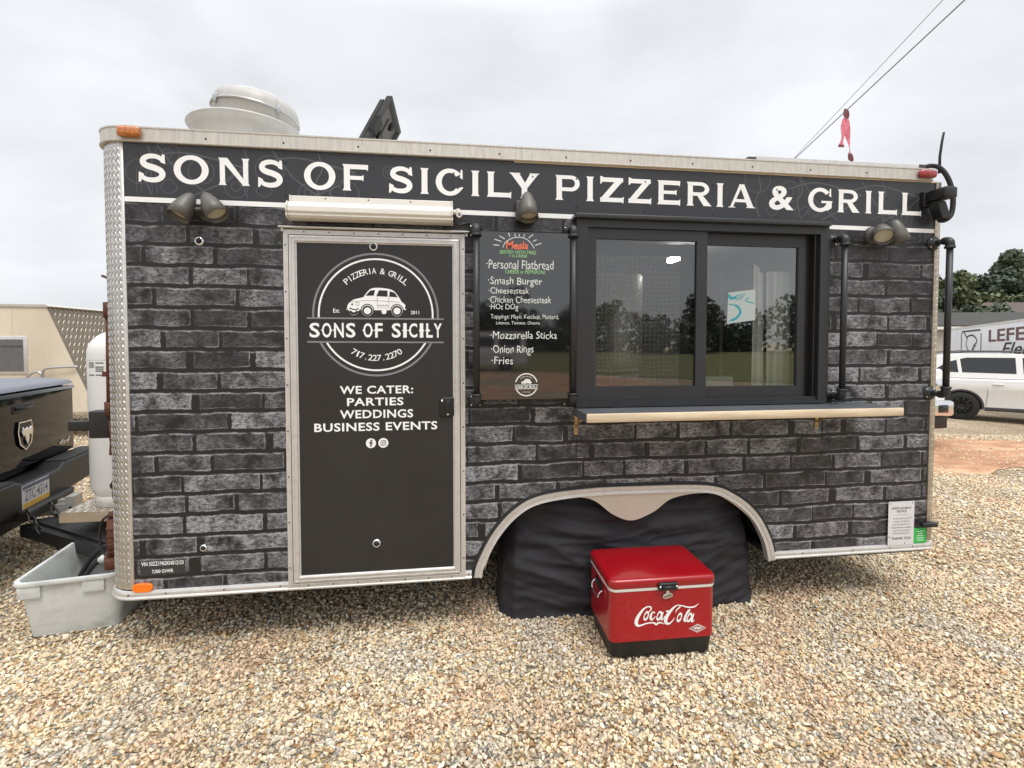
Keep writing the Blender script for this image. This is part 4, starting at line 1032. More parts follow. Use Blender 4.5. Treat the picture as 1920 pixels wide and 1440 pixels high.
# serving shelf
mb = MB(); mb.box(2.225, 3.99, -.262, -.012, 1.178, 1.2195); mb.build('serving_shelf', M['slate'], T); 
mb = MB(); mb.rbox(2.225, 3.99, -.278, -.2625, 1.178, 1.2215, .003, 1); mb.build('shelf_edge', M['wood'], T)
for x in (2.243, 3.70):
    mb = MB(); mb.box(x - .010, x + .010, -.005, 0, 1.068, 1.176); mb.box(x - .010, x + .010, -.15, -.006, 1.173, 1.1775)
    mb.tube([(x, -.004, 1.108), (x, -.06, 1.14), (x, -.12, 1.173)], .005, 6); mb.disc((x, -.0055, 1.083), .004, m=1)
    mb.build('shelf_bracket', [M['zinc'], M['black']], T)

# black pipe racks for the menu boards
for x, zt, zb in ((1.692, 2.150, 1.277), (2.200, 2.158, 1.274), (3.774, 2.156, 1.276), (4.452, 2.158, 1.280)):
    yp = -.10; mb = MB(); r = .0165
    mb.tube([(x, yp, zb), (x, yp, zt)], r, 14)
    root = None
    for z, sg in ((zt, 1), (zb, -1)):
        mb.tube(spline([(x, yp, z - sg * .03), (x, yp, z - sg * .004), (x, yp + .008, z + sg * .009), (x, yp + .022, z + sg * .013), (x, yp + .035, z + sg * .013)], 5), r * 1.38, 14)
        mb.lathe([(r * 1.62, -.006), (r * 1.62, .006), (r * 1.3, .006)], (x, yp, z - sg * .028), (0, 0, 1), 16); mb.lathe([(r * 1.3, -.006), (r * 1.62, -.006)], (x, yp, z - sg * .028), (0, 0, 1), 16)
        mb.tube([(x, yp + .03, z + sg * .013), (x, -.004, z + sg * .013)], r, 14)
        mb.lathe([(.041, 0), (.041, .009), (.026, .012), (.024, .026), (0, .026)], (x, 0, z + sg * .013), (0, -1, 0), 26)
        for q in range(4):
            a = R(45 + 90 * q); mb.lathe([(.005, 0), (.004, .003), (0, .004)], (x + .032 * math.cos(a), -.009, z + sg * .013 + .032 * math.sin(a)), (0, -1, 0), 8, 1)
    mb.build('pipe_rack', [M['black_pow'], M['chrome']], T)

# marker lights
def marker(x0, x1, z0, z1, m, d=.03, y=-.012):
    mb = MB(); mb.rbox(x0, x1, y - d, y, z0, z1, min((z1 - z0) * .38, d * .6), 4, 0); return mb.build('marker_light', m, T)
marker(-.008, .098, 2.553, 2.606, M['amber'])
marker(4.315, 4.428, 2.550, 2.598, M['red_lens'], .034)
mb = MB(); P_ = arc(.068, .3605, .022, .022, -90, 90, 9) + arc(.020, .3605, .022, .022, 90, 270, 9); mb.prism(P_, lambda a, b, c: (a, c, b), -.001, -.013, 0, .002, 1); mb.build('reflector', M['orange'], T)
# registration lettering and small stickers
mb = MB(); FW = XZ(-.001); text(mb, 'VIN 50ZZ1M62KN012153', FW, .036, .230, .466, .487, 0, .014); mb.build('registration_lettering', M['white_vinyl'], T); mb = MB(); text(mb, '7,000 GVWR', FW, .084, .182, .425, .446, 0, .014); mb.build('registration_lettering', M['white_vinyl'], T)
mb = MB(); mb.box(.030, .236, -.0006, 0, .418, .492); mb.build('registration_patch', M['vinyl_banner'], T)
mb = MB(); mb.box(4.366, 4.452, -.0085, -.0002, .346, .436); st = mb.build('green_sticker', M['green'], T)
mb = MB(); FS = XZ(-.0088)
for i, w in enumerate((.05, .03, .044, .05, .046)): mb.ribbon([(4.41 - w / 2, .418 - i * .0135), (4.41 + w / 2, .418 - i * .0135)], .004, FS)
mb.build('sticker_text', M['white_vinyl'], st)
mb = MB(); mb.rbox(4.395, 4.495, -.045, -.012, .452, .478, .006); mb.rbox(4.46, 4.51, -.03, .02, .445, .47, .005); mb.build('rear_door_hook', M['black'], T)

# rear-corner solar lamp with its cable, aerial
mb = MB(); mb.rbox(4.352, 4.405, -.03, 0, 2.38, 2.47, .004); mb.rbox(4.36, 4.44, -.145, -.028, 2.405, 2.465, .006, mat=None); mb.prism([(4.37, 2.40), (4.43, 2.40), (4.47, 2.30), (4.41, 2.30)], lambda a, b, c: (a, c, b), -.09, -.03, 0, .004)
sl = mb.build('security_camera', M['black'], T)
mb = MB(); mb.box(4.372, 4.428, -.138, -.045, 2.4655, 2.4685); mb.build('solar_cell', M['car_glass'], sl)
mb = MB(); mb.tube(spline([(4.40, .05, 2.625), (4.45, .03, 2.645), (4.49, .0, 2.62), (4.515, -.03, 2.54), (4.522, -.05, 2.43), (4.50, -.06, 2.33), (4.455, -.06, 2.295), (4.43, -.05, 2.30)], 8), .0135, 10); mb.build('cable_loop', M['rubber'], T)
mb = MB(); mb.tube([(4.505, .02, 2.60), (4.505, .02, 2.70), (4.517, .02, 2.79), (4.528, .02, 2.845)], [.008, .007, .0065, .006], 8); mb.build('aerial', M['rubber'], T)

# things on the roof
mb = MB(); vx, vy = .335, .60
mb.lathe([(.268, 2.60), (.272, 2.82), (.310, 2.842), (.317, 2.852), (.310, 2.862), (.255, 2.866)], (vx, vy, 0), (0, 0, 1), 56)
rv = mb.build('roof_vent', M['galv'], T)
VT = Matrix.Translation((vx + .045, vy, 2.86)) @ Matrix.Rotation(R(6), 4, 'Y')
def vlathe(prof, name, m, extra=None):
    mb = MB(); mb.lathe(prof, (0, 0, 0), (0, 0, 1), 56)
    if extra: extra(mb)
    mb.v = [tuple(VT @ Vector(p)) for p in mb.v]; return mb.build(name, m, rv)
vlathe([(.236, -.01), (.236, .088), (.240, .092)], 'vent_drum', M['galv'])
vlathe([(.240, .098), (.237, .13), (.222, .165), (.18, .19), (.1, .203), (0, .205)], 'vent_dome', M['galv'])
def clamps(mb):
    for a in (232, 318, 60):
        a = R(a); x, y = .242 * math.cos(a), .242 * math.sin(a); mb.rbox(x - .008, x + .008, y - .006, y + .006, .066, .116, .003)
vlathe([(.238, .088), (.2455, .090), (.2455, .100), (.238, .102)], 'vent_clamp_band', M['steel'], clamps)
# tilted floodlight box on the roof
O_, A_v, B_v, C_v = Vector((1.253, .15, 2.913)), Vector((-.150, 0, -.277)), Vector((.027, .2, -.108)), Vector((-.055, 0, -.003))
def pp(mb, a0, a1, b0, b1, c0, c1, m=0):
    q = lambda a, b, c: O_ + A_v * a + B_v * b + C_v * c
    mb.add([q(a, b, c) for c in (c0, c1) for a, b in ((a0, b0), (a1, b0), (a1, b1), (a0, b1))], [(0, 1, 2, 3), (7, 6, 5, 4), (0, 4, 5, 1), (1, 5, 6, 2), (2, 6, 7, 3), (3, 7, 4, 0)], m)
mb = MB(); pp(mb, .07, 1, 0, 1, .62, 1.0); pp(mb, 0, 1, .02, .98, .56, .60)
pp(mb, 0, 1, 0, .06, 0, .54); pp(mb, 0, 1, .94, 1, 0, .54); pp(mb, 0, .05, .06, .94, 0, .54); pp(mb, .95, 1, .06, .94, 0, .54)
rl = mb.build('roof_floodlight', M['trim'], T)
mb = MB(); pp(mb, .05, .95, .06, .94, .42, .54); pp(mb, .15, .8, .42, .5, .2, .42); pp(mb, .55, .75, .6, .85, .2, .42); mb.build('floodlight_back', M['bronze'], rl)
mb = MB(); pp(mb, .48, .72, -.12, .12, -.25, .3); mb.tube([(1.17, .2, 2.74), (1.19, .2, 2.60)], .018, 10); mb.tube([(1.24, .28, 2.80), (1.22, .27, 2.80)], .022, 14); mb.build('floodlight_bracket', M['black'], rl)
mb = MB(); mb.box(3.30, 4.36, .015, .05, 2.6145, 2.640); mb.box(4.36, 4.40, .012, .052, 2.6145, 2.643, 1); mb.box(3.25, 3.30, .012, .052, 2.6145, 2.635, 1)
mb.build('roof_bar', [M['alu'], M['trim']], T)

def shift(mb): mb.v = [(x - .055, y + .035, z) for x, y, z in mb.v]
# tongue, jack, step plate and gas plumbing at the nose
mb = MB()
mb.prism([(-.09, .35), (-.09, 1.85), (-1.25, 1.13), (-1.25, 1.07)], lambda a, b, c: (a, b, c), .34, .355, 0)
mb.prism([(-.09, .35), (-.12, .35), (-1.33, 1.05), (-1.25, 1.10)], lambda a, b, c: (a, b, c), .26, .339, 0); mb.prism([(-.09, 1.85), (-.12, 1.85), (-1.33, 1.15), (-1.25, 1.10)], lambda a, b, c: (a, b, c), .26, .339, 0)
mb.build('tongue', M['black'], T)
mb = MB(); mb.box(-.90, -.095, .80, 1.3, .485, .492)
for i in range(31):
    for j in range(12): lozenge(mb, Vector((-.885 + i * .025 + .01 * (j % 2), .815 + j * .04, .492)), Vector((1, 0, 0)), Vector((0, 1, 0)), Vector((0, 0, 1)), R(45 if (i + j) % 2 else 135), .013, .0035, .002)
mb.box(-.90, -.89, .80, 1.3, .43, .484); mb.box(-.90, -.095, .79, .80, .43, .484); mb.box(-.6, -.5, .9, 1.2, .355, .484)
mb.build('step_plate', M['plate_dull'], T)
mb = MB(); mb.box(-.99, -.97, 1.24, 1.5, .44, 1.02)
for i in range(7):
    for j in range(17): lozenge(mb, Vector((-.985 + .004 * (i % 2), 1.2385, .46 + j * .034)), Vector((1, 0, 0)), Vector((0, 0, 1)), Vector((0, -1, 0)), R(50), .01, .003, .002)
mb.build('tank_guard', M['plate_dull'], T)
mb = MB(); mb.tube([(-.80, 1.1, .06), (-.80, 1.1, .42)], .035, 12); mb.build('tongue_jack', M['black'], T)
NX = -.058; mb = MB(); mb.tube([(-.115, .12, 1.75), (-.115, .11, 1.22)], .021, 12); mb.tube([(-.115, .12, 1.70), (-.115, .12, 1.78)], .03, 12); mb.tube([(-.115, .11, 1.20), (-.115, .11, 1.27)], .03, 12)
mb.tube(spline([(-.115, .12, 1.78), (-.118, .13, 1.85), (-.14, .16, 1.90), (-.2, .2, 1.925)], 5), .007, 8); mb.tube([(-.12, .11, 1.20), (-.108, .11, 1.06), (-.10, .09, 1.0)], .018, 10); mb.box(-.15, -.128, .10, .12, 1.40, 1.425)
shift(mb); mb.build('gas_pipe', M['rust'], T)
mb = MB(); mb.rbox(-.215, -.12, .09, .16, 1.085, 1.225, .008); mb.rbox(-.33, -.21, .12, .15, 1.12, 1.17, .003); shift(mb); mb.build('conduit_box', M['black'], T)
mb = MB(); mb.tube([(-.135, .13, .44), (-.135, .13, .66)], .028, 14); mb.tube([(-.135, .13, .40), (-.135, .13, .46)], .042, 14); mb.tube([(-.135, .13, .66), (-.135, .13, .69)], .02, 14)
for i in range(4): mb.lathe([(.03, -.004), (.034, 0), (.03, .004)], (-.135, .13, .49 + i * .04), (0, 0, 1), 14)
shift(mb); mb.build('drain_pipe', M['rust'], T)
mb = MB(); mb.tube(spline([(-.14, .14, .68), (-.2, .15, .64), (-.215, .15, .55), (-.19, .14, .47), (-.14, .13, .44)], 6), .006, 8); mb.tube([(-.10, .2, .80), (-.2, .25, .80)], .025, 12); mb.tube([(-.115, .15, .76), (-.115, .15, .85)], .03, 12); shift(mb); mb.build('gas_regulator', M['black'], T)

# ------------------------------------------------------------------ menu board hung in the pipe rack
mb = MB(); mb.box(1.703, 2.186, -.093, -.087, 1.279, 2.143)
MBD = mb.build('menu_board', M['menu'], None, (1.945, -.09, 1.279))
tag(MBD, 'glossy black menu board handwritten with meals, hung beside the service window', 'menu board')
FM = XZ(-.0934)
def mt(s_, u0, v0, u1, v1):    # rectangle on the board as fractions of its width and height (v down)
    return (1.703 + .483 * u0, 1.703 + .483 * u1, 2.143 - .864 * v1, 2.143 - .864 * v0)
def BX(c): return (c[0] - 140) / 650, (c[1] - 140) / 1170
w_ = MB()
def line(mk_, s_, x0, y0, x1, y1, bold=.0, sh=.06, j=.05):
    mb_ = MB()
    (u0, v0), (u1, v1) = BX((x0, y0)), BX((x1, y1)); a = mt(s_, u0, v0, u1, v1); text(mb_, s_, FM, a[0], a[1], a[2], a[3], 0, bold, sh, jitter=j); mb_.build('menu_line', M[mk_], MBD)
line('chalk_r', 'Meals', 332, 205, 485, 258, .03)
line('chalk_g', 'SERVED WITH FRIES', 285, 266, 543, 291, .012); line('chalk_g', '+ A DRINK', 352, 294, 483, 315, .012); line('chalk_g', 'CHEESE or PEPPERONI', 325, 402, 606, 428, .012)
for s_, x0, y0, x1, y1 in (('·Personal Flatbread', 195, 335, 668, 396), ('·Smash Burger', 207, 452, 587, 520), ('·Cheesesteak', 210, 525, 492, 568), ('·Chicken Cheesesteak', 210, 586, 650, 632), ('·HOt DOg', 213, 640, 418, 690),
                         ('Toppings: Mayo, Ketchup, Mustard,', 225, 713, 705, 752), ('Lettuce, Tomato, Onions', 262, 760, 570, 786), ('·Mozzarella Sticks', 222, 832, 692, 884), ('·Onion Rings', 227, 928, 525, 1000), ('·Fries', 230, 1010, 380, 1062)):
    line('chalk_w', s_, x0, y0, x1, y1, -.002 if y0 < 700 or y0 > 800 else -.004)
def bp_(x, y): u, v = BX((x, y)); a = mt('', u, v, u, v); return (a[0], a[2])
w_.ribbon([bp_(x, y) for x, y in spline([(308, 248), (330, 210), (375, 182), (420, 175), (465, 182), (505, 212), (530, 250)], 6)], .0035, FM)
for (a, b), (c, d) in (((243, 232), (285, 234)), ((250, 192), (300, 208)), ((285, 168), (322, 190)), ((348, 146), (358, 172)), ((393, 150), (395, 170)), ((425, 152), (424, 168)), ((462, 150), (454, 172)), ((522, 152), (490, 178)), ((545, 188), (520, 202)), ((580, 212), (535, 228))):
    w_.ribbon([bp_(a, b), bp_(c, d)], .004, FM)
w_.build('sun_drawing', M['chalk_w'], MBD); w_ = MB()
# small emblem at the foot of the board
ex, ez = bp_(475, 1208); er = .0575
w_.ribbon(arc(ex, ez, er, er, 14, 166, 30), .006, FM); w_.ribbon(arc(ex, ez, er, er, 194, 346, 30), .006, FM)
w_.ribbon([(ex - .061, ez - .001), (ex + .061, ez - .001)], .003, FM); w_.ribbon([(ex - .061, ez - .021), (ex + .061, ez - .021)], .003, FM)
text(w_, 'SONS OF SICILY', FM, ex - .060, ex + .060, ez - .018, ez - .005, 0, .03); CAR(w_, .20, ex, ez + .003, FM)
arc_text(w_, 'PIZZERIA & GRILL', FM, ex, ez, .044, 90, .006, 84); text(w_, '717.227.2270', FM, ex - .02, ex + .02, ez - .042, ez - .036)
w_.build('emblem', M['chalk_w'], MBD)

# food allergy notice screwed over the wrap
mb = MB(); mb.prism(arc(4.355, .604, .006, .006, 0, 90, 4) + arc(4.190, .604, .006, .006, 90, 180, 4) + arc(4.190, .348, .006, .006, 180, 270, 4) + arc(4.355, .348, .006, .006, 270, 360, 4), lambda a, b, c: (a, c, b), -.0125, -.011, 0)
SG = mb.build('notice_sign', M['sign_w'], None, (4.27, -.011, .342))
tag(SG, 'white food allergy notice plate at the bottom right corner of the trailer wall', 'sign')
mb = MB(); FN = XZ(-.0129)
for s_, a, b, z0, z1, bo in (('FOOD ALLERGY', 4.207, 4.341, .562, .576, .02), ('NOTICE', 4.241, 4.308, .543, .556, .02), ('IF YOU HAVE A FOOD', 4.219, 4.33, .501, .509, .0), ('ALLERGY OR SPECIAL', 4.219, 4.33, .483, .491, 0), ('DIETARY REQUIREMENT', 4.214, 4.335, .464, .472, 0),
                            ('PLEASE INFORM A MEMBER', 4.206, 4.342, .446, .454, 0), ('OF STAFF OR ASK FOR', 4.216, 4.332, .427, .435, 0), ('MORE INFORMATION', 4.219, 4.327, .410, .418, 0), ('THANK YOU', 4.207, 4.341, .376, .391, .02)):
    text(mb, s_, FN, a, b, z0, z1, 0, bo)
mb.ribbon([(4.225, .528), (4.326, .528)], .0012, FN); mb.build('sign_lettering', M['ink'], SG)
for x, z in ((4.198, .598), (4.348, .598), (4.336, .51), (4.193, .395), (4.3, .352)): mb = MB(); mb.lathe([(.004, 0), (0, .003)], (x, -.0125, z), (0, -1, 0), 8); mb.build('sign_screw', M['trim'], SG)

# poster on the right pane, paper sheet, plastic sheet roll
mb = MB(); Pp = [(3.123, 1.680), (3.297, 1.703), (3.294, 1.878), (3.128, 1.857)]
mb.prism(Pp, lambda a, b, c: (a, c, b), -.0062, -.0050, 0); PO = mb.build('poster', M['paper'], None, (3.21, -.006, 1.68)); tag(PO, 'white poster with teal swirls taped to the right window pane', 'poster')
mb = MB(); FP0 = XZ(-.0066); FP = lambda a, b, o=0: FP0(a * 1.06 - .173, b + .016 + (a - 3.11) * .02, o); mb.ribbon(spline([(3.118, 1.68), (3.16, 1.695), (3.185, 1.73), (3.165, 1.765), (3.12, 1.775)], 6), [.004] * 3 + [.014] * 17 + [.006] * 5, FP); mb.ribbon(spline([(3.115, 1.83), (3.13, 1.81), (3.16, 1.815)], 6), .016, FP); mb.ribbon(spline([(3.262, 1.78), (3.225, 1.79), (3.215, 1.80), (3.235, 1.812)], 6), .006, FP)
text(mb, 'Servsafe', FP, 3.165, 3.215, 1.822, 1.832) if False else None
for i in range(3): mb.ribbon([(3.16, 1.825 - i * .012), (3.215 - i * .01, 1.832 - i * .012)], .004, FP, off=.0003)
mb.build('poster_print', M['teal'], PO)
mb = MB(); mb.rbox(3.03, 3.215, .07, .14, 1.275, 1.372, .004); tag(mb.build('napkin_box', M['paper'], None, (3.1, .12, 1.285)), 'pale napkin box on the sill inside the right window pane', 'box')
mb = MB(); V = []
for i in range(29):
    a = i / 28; V.append((3.45 + .135 * a, .10 + .02 * math.sin(a * 17), 0))
mb.add([(x, y, 1.30) for x, y, _ in V] + [(x - .004, y + .01, 2.0) for x, y, _ in V], [(i, i + 1, i + 30, i + 29) for i in range(28)], 0, True)
mb.add([(3.37 + .01 * i, .13 + .012 * math.sin(i * 1.6), 1.31) for i in range(8)] + [(3.375 + .008 * i, .13 + .012 * math.sin(i * 1.4), 2.06 - .01 * i) for i in range(8)], [(i, i + 1, i + 9, i + 8) for i in range(7)], 0, True)
tag(mb.build('plastic_curtain', mat('milky_plastic', (.76, .8, .75), .35, 0, .1, 4), None, (3.45, .1, 1.3)), 'milky folded plastic curtain hanging inside the right window pane', 'curtain')

# ------------------------------------------------------------------ cloth cover over the wheels
def cover():
    nx, nz_ = 120, 60; V = []; x0, x1 = 1.835, 3.415
    def top(x):
        a = .66 * (1 - abs((x - 2.22) / .62) ** 3.2) if x < 2.6 else .66 * (1 - abs((x - 3.00) / .56) ** 3.2)
        lo = .56
        t = max(0, min(1, (x - x0) / .30)); u = max(0, min(1, (x1 - x) / .30))
        edge = min(1, math.sqrt(max(0, 1 - (1 - t) ** 2)), math.sqrt(max(0, 1 - (1 - u) ** 2)))
        sag = .055 * math.exp(-((x - 2.61) / .2) ** 2)
        return (.30 + .41 * edge) - sag
    for j in range(nz_ + 1):
        t = j / nz_
        for i in range(nx + 1):
            s_ = i / nx; flare = (1 - t) ** 2 * .02; x = x0 + .015 * t + (x1 - x0 - .03 * t) * s_
            zt = top(x0 + (x1 - x0) * s_); z = zt * t
            bulge = .045 * math.sin(PI * min(1, max(0, s_))) - .20 * max(0, t - .62) ** 1.4 - .0 * t
            ey = .10 * max(0, abs(s_ - .5) * 2 - .9) / .1 * 1.0
            y = .125 - bulge + ey * .7
            # horizontal swags and crumples
            n1 = noise.noise(Vector((x * 1.5, z * 8 + .8 * math.sin(x * 2.1), 1))); n2 = noise.noise(Vector((x * 4, z * 17, 5))); n3 = noise.noise(Vector((x * 13, z * 22, 8)))
            sw = math.sin((z - .16 * ((x - 2.6) / .8) ** 2) * 44 + 3 * n1)
            y += -.020 * n1 - .013 * n2 - .004 * n3 - .008 * sw * (.3 + .7 * t)
            zz_ = z - .17 * ((x - 2.6) / .8) ** 2
            r1 = 1 - abs(noise.noise(Vector((x * 1.3, zz_ * 7, 11)))); r2 = 1 - abs(noise.noise(Vector((x * 2.6 + 3, zz_ * 15, 14))))
            y -= .022 * r1 ** 7 + .012 * r2 ** 7
            V.append((x + .004 * n2, y - flare, z + .004))
    F = [(j * (nx + 1) + i, j * (nx + 1) + i + 1, (j + 1) * (nx + 1) + i + 1, (j + 1) * (nx + 1) + i) for j in range(nz_) for i in range(nx)]
    k = len(V); base = nz_ * (nx + 1)          # top runs back over the tyres
    for i in range(nx + 1): x, y, z = V[base + i]; V.append((x, y + .16, z + .01))
    F += [(base + i, base + i + 1, k + i + 1, k + i) for i in range(nx)]
    for e in (0, nx):                          # sides
        s0 = len(V)
        for j in range(nz_ + 1): x, y, z = V[j * (nx + 1) + e]; V.append((x, y + .2, z))
        for j in range(nz_): a, b = j * (nx + 1) + e, (j + 1) * (nx + 1) + e; F.append((a, b, s0 + j + 1, s0 + j) if e == 0 else (a, s0 + j, s0 + j + 1, b))
    mb = MB(); mb.add(V, F, 0, True)
    ob = mb.build('wheel_cover', M['cloth'], None, (2.62, .12, 0))
    return tag(ob, 'wrinkled black cloth cover hung over the trailer wheels under the arch', 'wheel cover')
cover()

# ------------------------------------------------------------------ red cooler
CL = thing('cooler', 'red steel drink cooler with white script lettering standing on the gravel', 'cooler', (2.33, -.337, 0), -.0117, world=False)
cw, cd = .545, .36
def rr(x0, x1, y0, y1, r, n=6): return arc(x1 - r, y1 - r, r, r, 0, 90, n) + arc(x0 + r, y1 - r, r, r, 90, 180, n) + arc(x0 + r, y0 + r, r, r, 180, 270, n) + arc(x1 - r, y0 + r, r, r, 270, 360, n)
def loft(mb, secs, m=0, cap0=True, cap1=True, sm=True):
    V = []; n = len(secs[0][0])
    for ring, z in secs: V += [(a, b, z) for a, b in ring]
    F = [(k * n + i, k * n + (i + 1) % n, (k + 1) * n + (i + 1) % n, (k + 1) * n + i) for k in range(len(secs) - 1) for i in range(n)]
    mb.add(V, F, m, sm)
    if cap0: mb.add(V[:n], [tuple(range(n))[::-1]], m)
    if cap1: mb.add(V[-n:], [tuple(range(n))], m)
mb = MB(); loft(mb, [(rr(.018, cw - .018, .018, cd - .018, .035), .012), (rr(.012, cw - .012, .012, cd - .012, .035), .016), (rr(.005, cw - .005, .005, cd - .005, .035), .094), (rr(.003, cw - .003, .003, cd - .003, .035), .098)]); smooth_by_angle(mb.build('cooler_base', M['black'], CL))
mb = MB(); loft(mb, [(rr(.002, cw - .002, .002, cd - .002, .036), .0975), (rr(-.0005, cw + .0005, -.0005, cd + .0005, .036), .1005), (rr(0, cw, 0, cd, .036), .104), (rr(0, cw, 0, cd, .036), .352)]); smooth_by_angle(mb.build('cooler_body', M['red_paint'], CL))
mb = MB(); loft(mb, [(rr(-.002, cw + .002, -.002, cd + .002, .037), .351), (rr(-.003, cw + .003, -.003, cd + .003, .037), .353), (rr(-.003, cw + .003, -.003, cd + .003, .037), .364), (rr(-.001, cw + .001, -.001, cd + .001, .037), .366)]); smooth_by_angle(mb.build('trim_band', M['white_paint'], CL))
mb = MB(); secs = [(rr(-.003, cw + .003, -.003, cd + .003, .037), .3655), (rr(-.006, cw + .006, -.006, cd + .006, .038), .370), (rr(-.006, cw + .006, -.006, cd + .006, .038), .396)]
for i in range(1, 6): a = R(90 * i / 5); d = .016 * (1 - math.cos(a)); secs.append((rr(-.006 + d, cw + .006 - d, -.006 + d, cd + .006 - d, .038), .396 + .016 * math.sin(a)))
secs += [(rr(.03, cw - .03, .03, cd - .03, .03), .4135), (rr(.16, cw - .16, .13, cd - .13, .03), .4165)]
loft(mb, secs); smooth_by_angle(mb.build('lid', M['red_paint'], CL), 50)
FC = lambda a, b, o=0: (a, -.0006 - o, b)
mb = MB(); mb.rbox(.238, .338, -.022, 0, .352, .392, .008, 3); mb.tube([(.255, -.025, .372), (.322, -.025, .372)], .011, 12)
lt_ = mb.build('lid_latch', M['black'], CL)
for x in (.247, .330): mb = MB(); mb.lathe([(.0055, 0), (.004, .003), (0, .004)], (x, -.0215, .374), (0, -1, 0), 10); mb.build('latch_screw', M['chrome'], lt_)
mb = MB(); mb.rbox(.281, .297, -.012, 0, .338, .354, .002); mb.prism(spline([(.262, .316), (.268, .332), (.29, .341), (.314, .330), (.31, .318), (.28, .310), (.262, .316)], 4)[:-1], lambda a, b, c: (a, c, b), -.013, -.001, 0, .002); mb.ribbon([(.27, .318), (.305, .328)], .004, FC, 1, off=.0135); mb.build('bottle_opener', [M['chrome'], M['trim']], CL)
# script lettering
def K(p): return ((p[0] - 325) / 1115 * cw * .995 + .006, .1 + (1180 - (p[0] - 325) * .0628 - p[1]) / 560 * .252)
mb = MB(); o_ = [0]
def brush(P_, w, sc=1.0):
    P_ = spline(P_, 5); n_ = len(P_)
    if isinstance(w, (list, tuple)):
        ws = [w[min(int(i / (n_ - 1) * (len(w) - 1)), len(w) - 2)] + (w[min(int(i / (n_ - 1) * (len(w) - 1)), len(w) - 2) + 1] - w[min(int(i / (n_ - 1) * (len(w) - 1)), len(w) - 2)]) * (i / (n_ - 1) * (len(w) - 1) - min(int(i / (n_ - 1) * (len(w) - 1)), len(w) - 2)) for i in range(n_)]
    else: ws = [w] * n_
    o_[0] += 1; mb.ribbon([K(p) for p in P_], [v * .00049 for v in ws], FC, off=.0002 + o_[0] * .00012)
brush([(712, 838), (738, 812), (735, 785), (705, 778), (665, 800), (625, 850), (595, 905), (584, 950), (592, 980), (615, 990), (650, 980), (695, 964), (745, 958), (775, 962), (796, 980), (815, 962), (845, 958), (880, 975)], [4, 14, 16, 12, 18, 28, 36, 38, 30, 20, 16, 14, 14, 18, 16, 20, 14, 3])
def bowl(cx, cy, rx, ry, w=20): 
    P_ = [(cx + rx * math.cos(R(a)) - ry * .28 * math.sin(R(a)), cy + ry * math.sin(R(a))) for a in range(0, 361, 30)]; brush(P_, [w * .4, w * .8, w, w * .6, w * .35, w * .6, w, w * .7, w * .4])
bowl(688, 880, 20, 42, 24)
brush([(778, 850), (770, 838), (750, 848), (735, 890), (742, 922), (762, 915), (788, 885)], [14, 10, 16, 26, 22, 12, 5])
bowl(825, 880, 20, 42, 24); brush([(868, 838), (852, 880), (848, 915), (862, 922), (892, 880)], [10, 24, 22, 12, 4])
brush([(897, 832), (930, 828)], [16, 16])
brush([(1000, 848), (1012, 815), (1040, 790), (1052, 768), (1020, 764), (985, 785), (945, 830), (912, 880), (895, 930), (902, 962), (930, 970), (962, 945), (990, 905)], [4, 12, 14, 12, 10, 18, 28, 36, 38, 30, 18, 12, 5])
brush([(1050, 766), (1082, 772), (1120, 784), (1165, 788), (1210, 778), (1248, 745)], [8, 12, 14, 16, 14, 3])
bowl(1042, 900, 20, 42, 24)
brush([(1100, 895), (1128, 862), (1152, 828), (1150, 812), (1132, 832), (1110, 885), (1098, 925), (1106, 946), (1128, 928)], [4, 8, 9, 9, 16, 26, 26, 16, 5])
bowl(1150, 902, 20, 42, 24); brush([(1198, 858), (1182, 900), (1176, 938), (1186, 950), (1205, 925)], [10, 24, 22, 12, 4])
mb.build('script_lettering', M['white_vinyl'], CL)
mb = MB(); c = K((1240, 1025)); mb.poly([FC(c[0] - .048, c[1] + .001, .0008), FC(c[0], c[1] - .023, .0008), FC(c[0] + .048, c[1] - .001, .0008), FC(c[0], c[1] + .023, .0008)]); bd = mb.build('maker_badge', mat('badge_silver', (.5, .28, .28), .3, .3, .1, 20), CL)
mb = MB(); mb.ribbon([(c[0] - .043, c[1] + .001), (c[0], c[1] - .020), (c[0] + .043, c[1] - .001), (c[0], c[1] + .020)], .003, FC, closed=True, off=.0012); mb.ribbon(spline([(c[0] - .018, c[1] - .002), (c[0] - .005, c[1] + .004), (c[0] + .004, c[1] - .002), (c[0] + .018, c[1] + .004)], 4), .006, FC, off=.0014); mb.build('badge_print', M['paper0'], bd)
for x, sg in ((0, -1), (cw, 1)):
    mb = MB(); mb.rbox(x - (.007 if sg < 0 else 0), x + (0 if sg < 0 else .007), .13, .235, .285, .33, .003, 2); mb.tube(spline([(x + sg * .004, .12, .30), (x + sg * .02, .122, .285), (x + sg * .024, .13, .262), (x + sg * .024, .18, .255), (x + sg * .024, .23, .262), (x + sg * .02, .24, .285), (x + sg * .004, .242, .30)], 5), .0045, 8, 1)
    mb.build('side_handle', [M['black'], M['chrome']], CL)

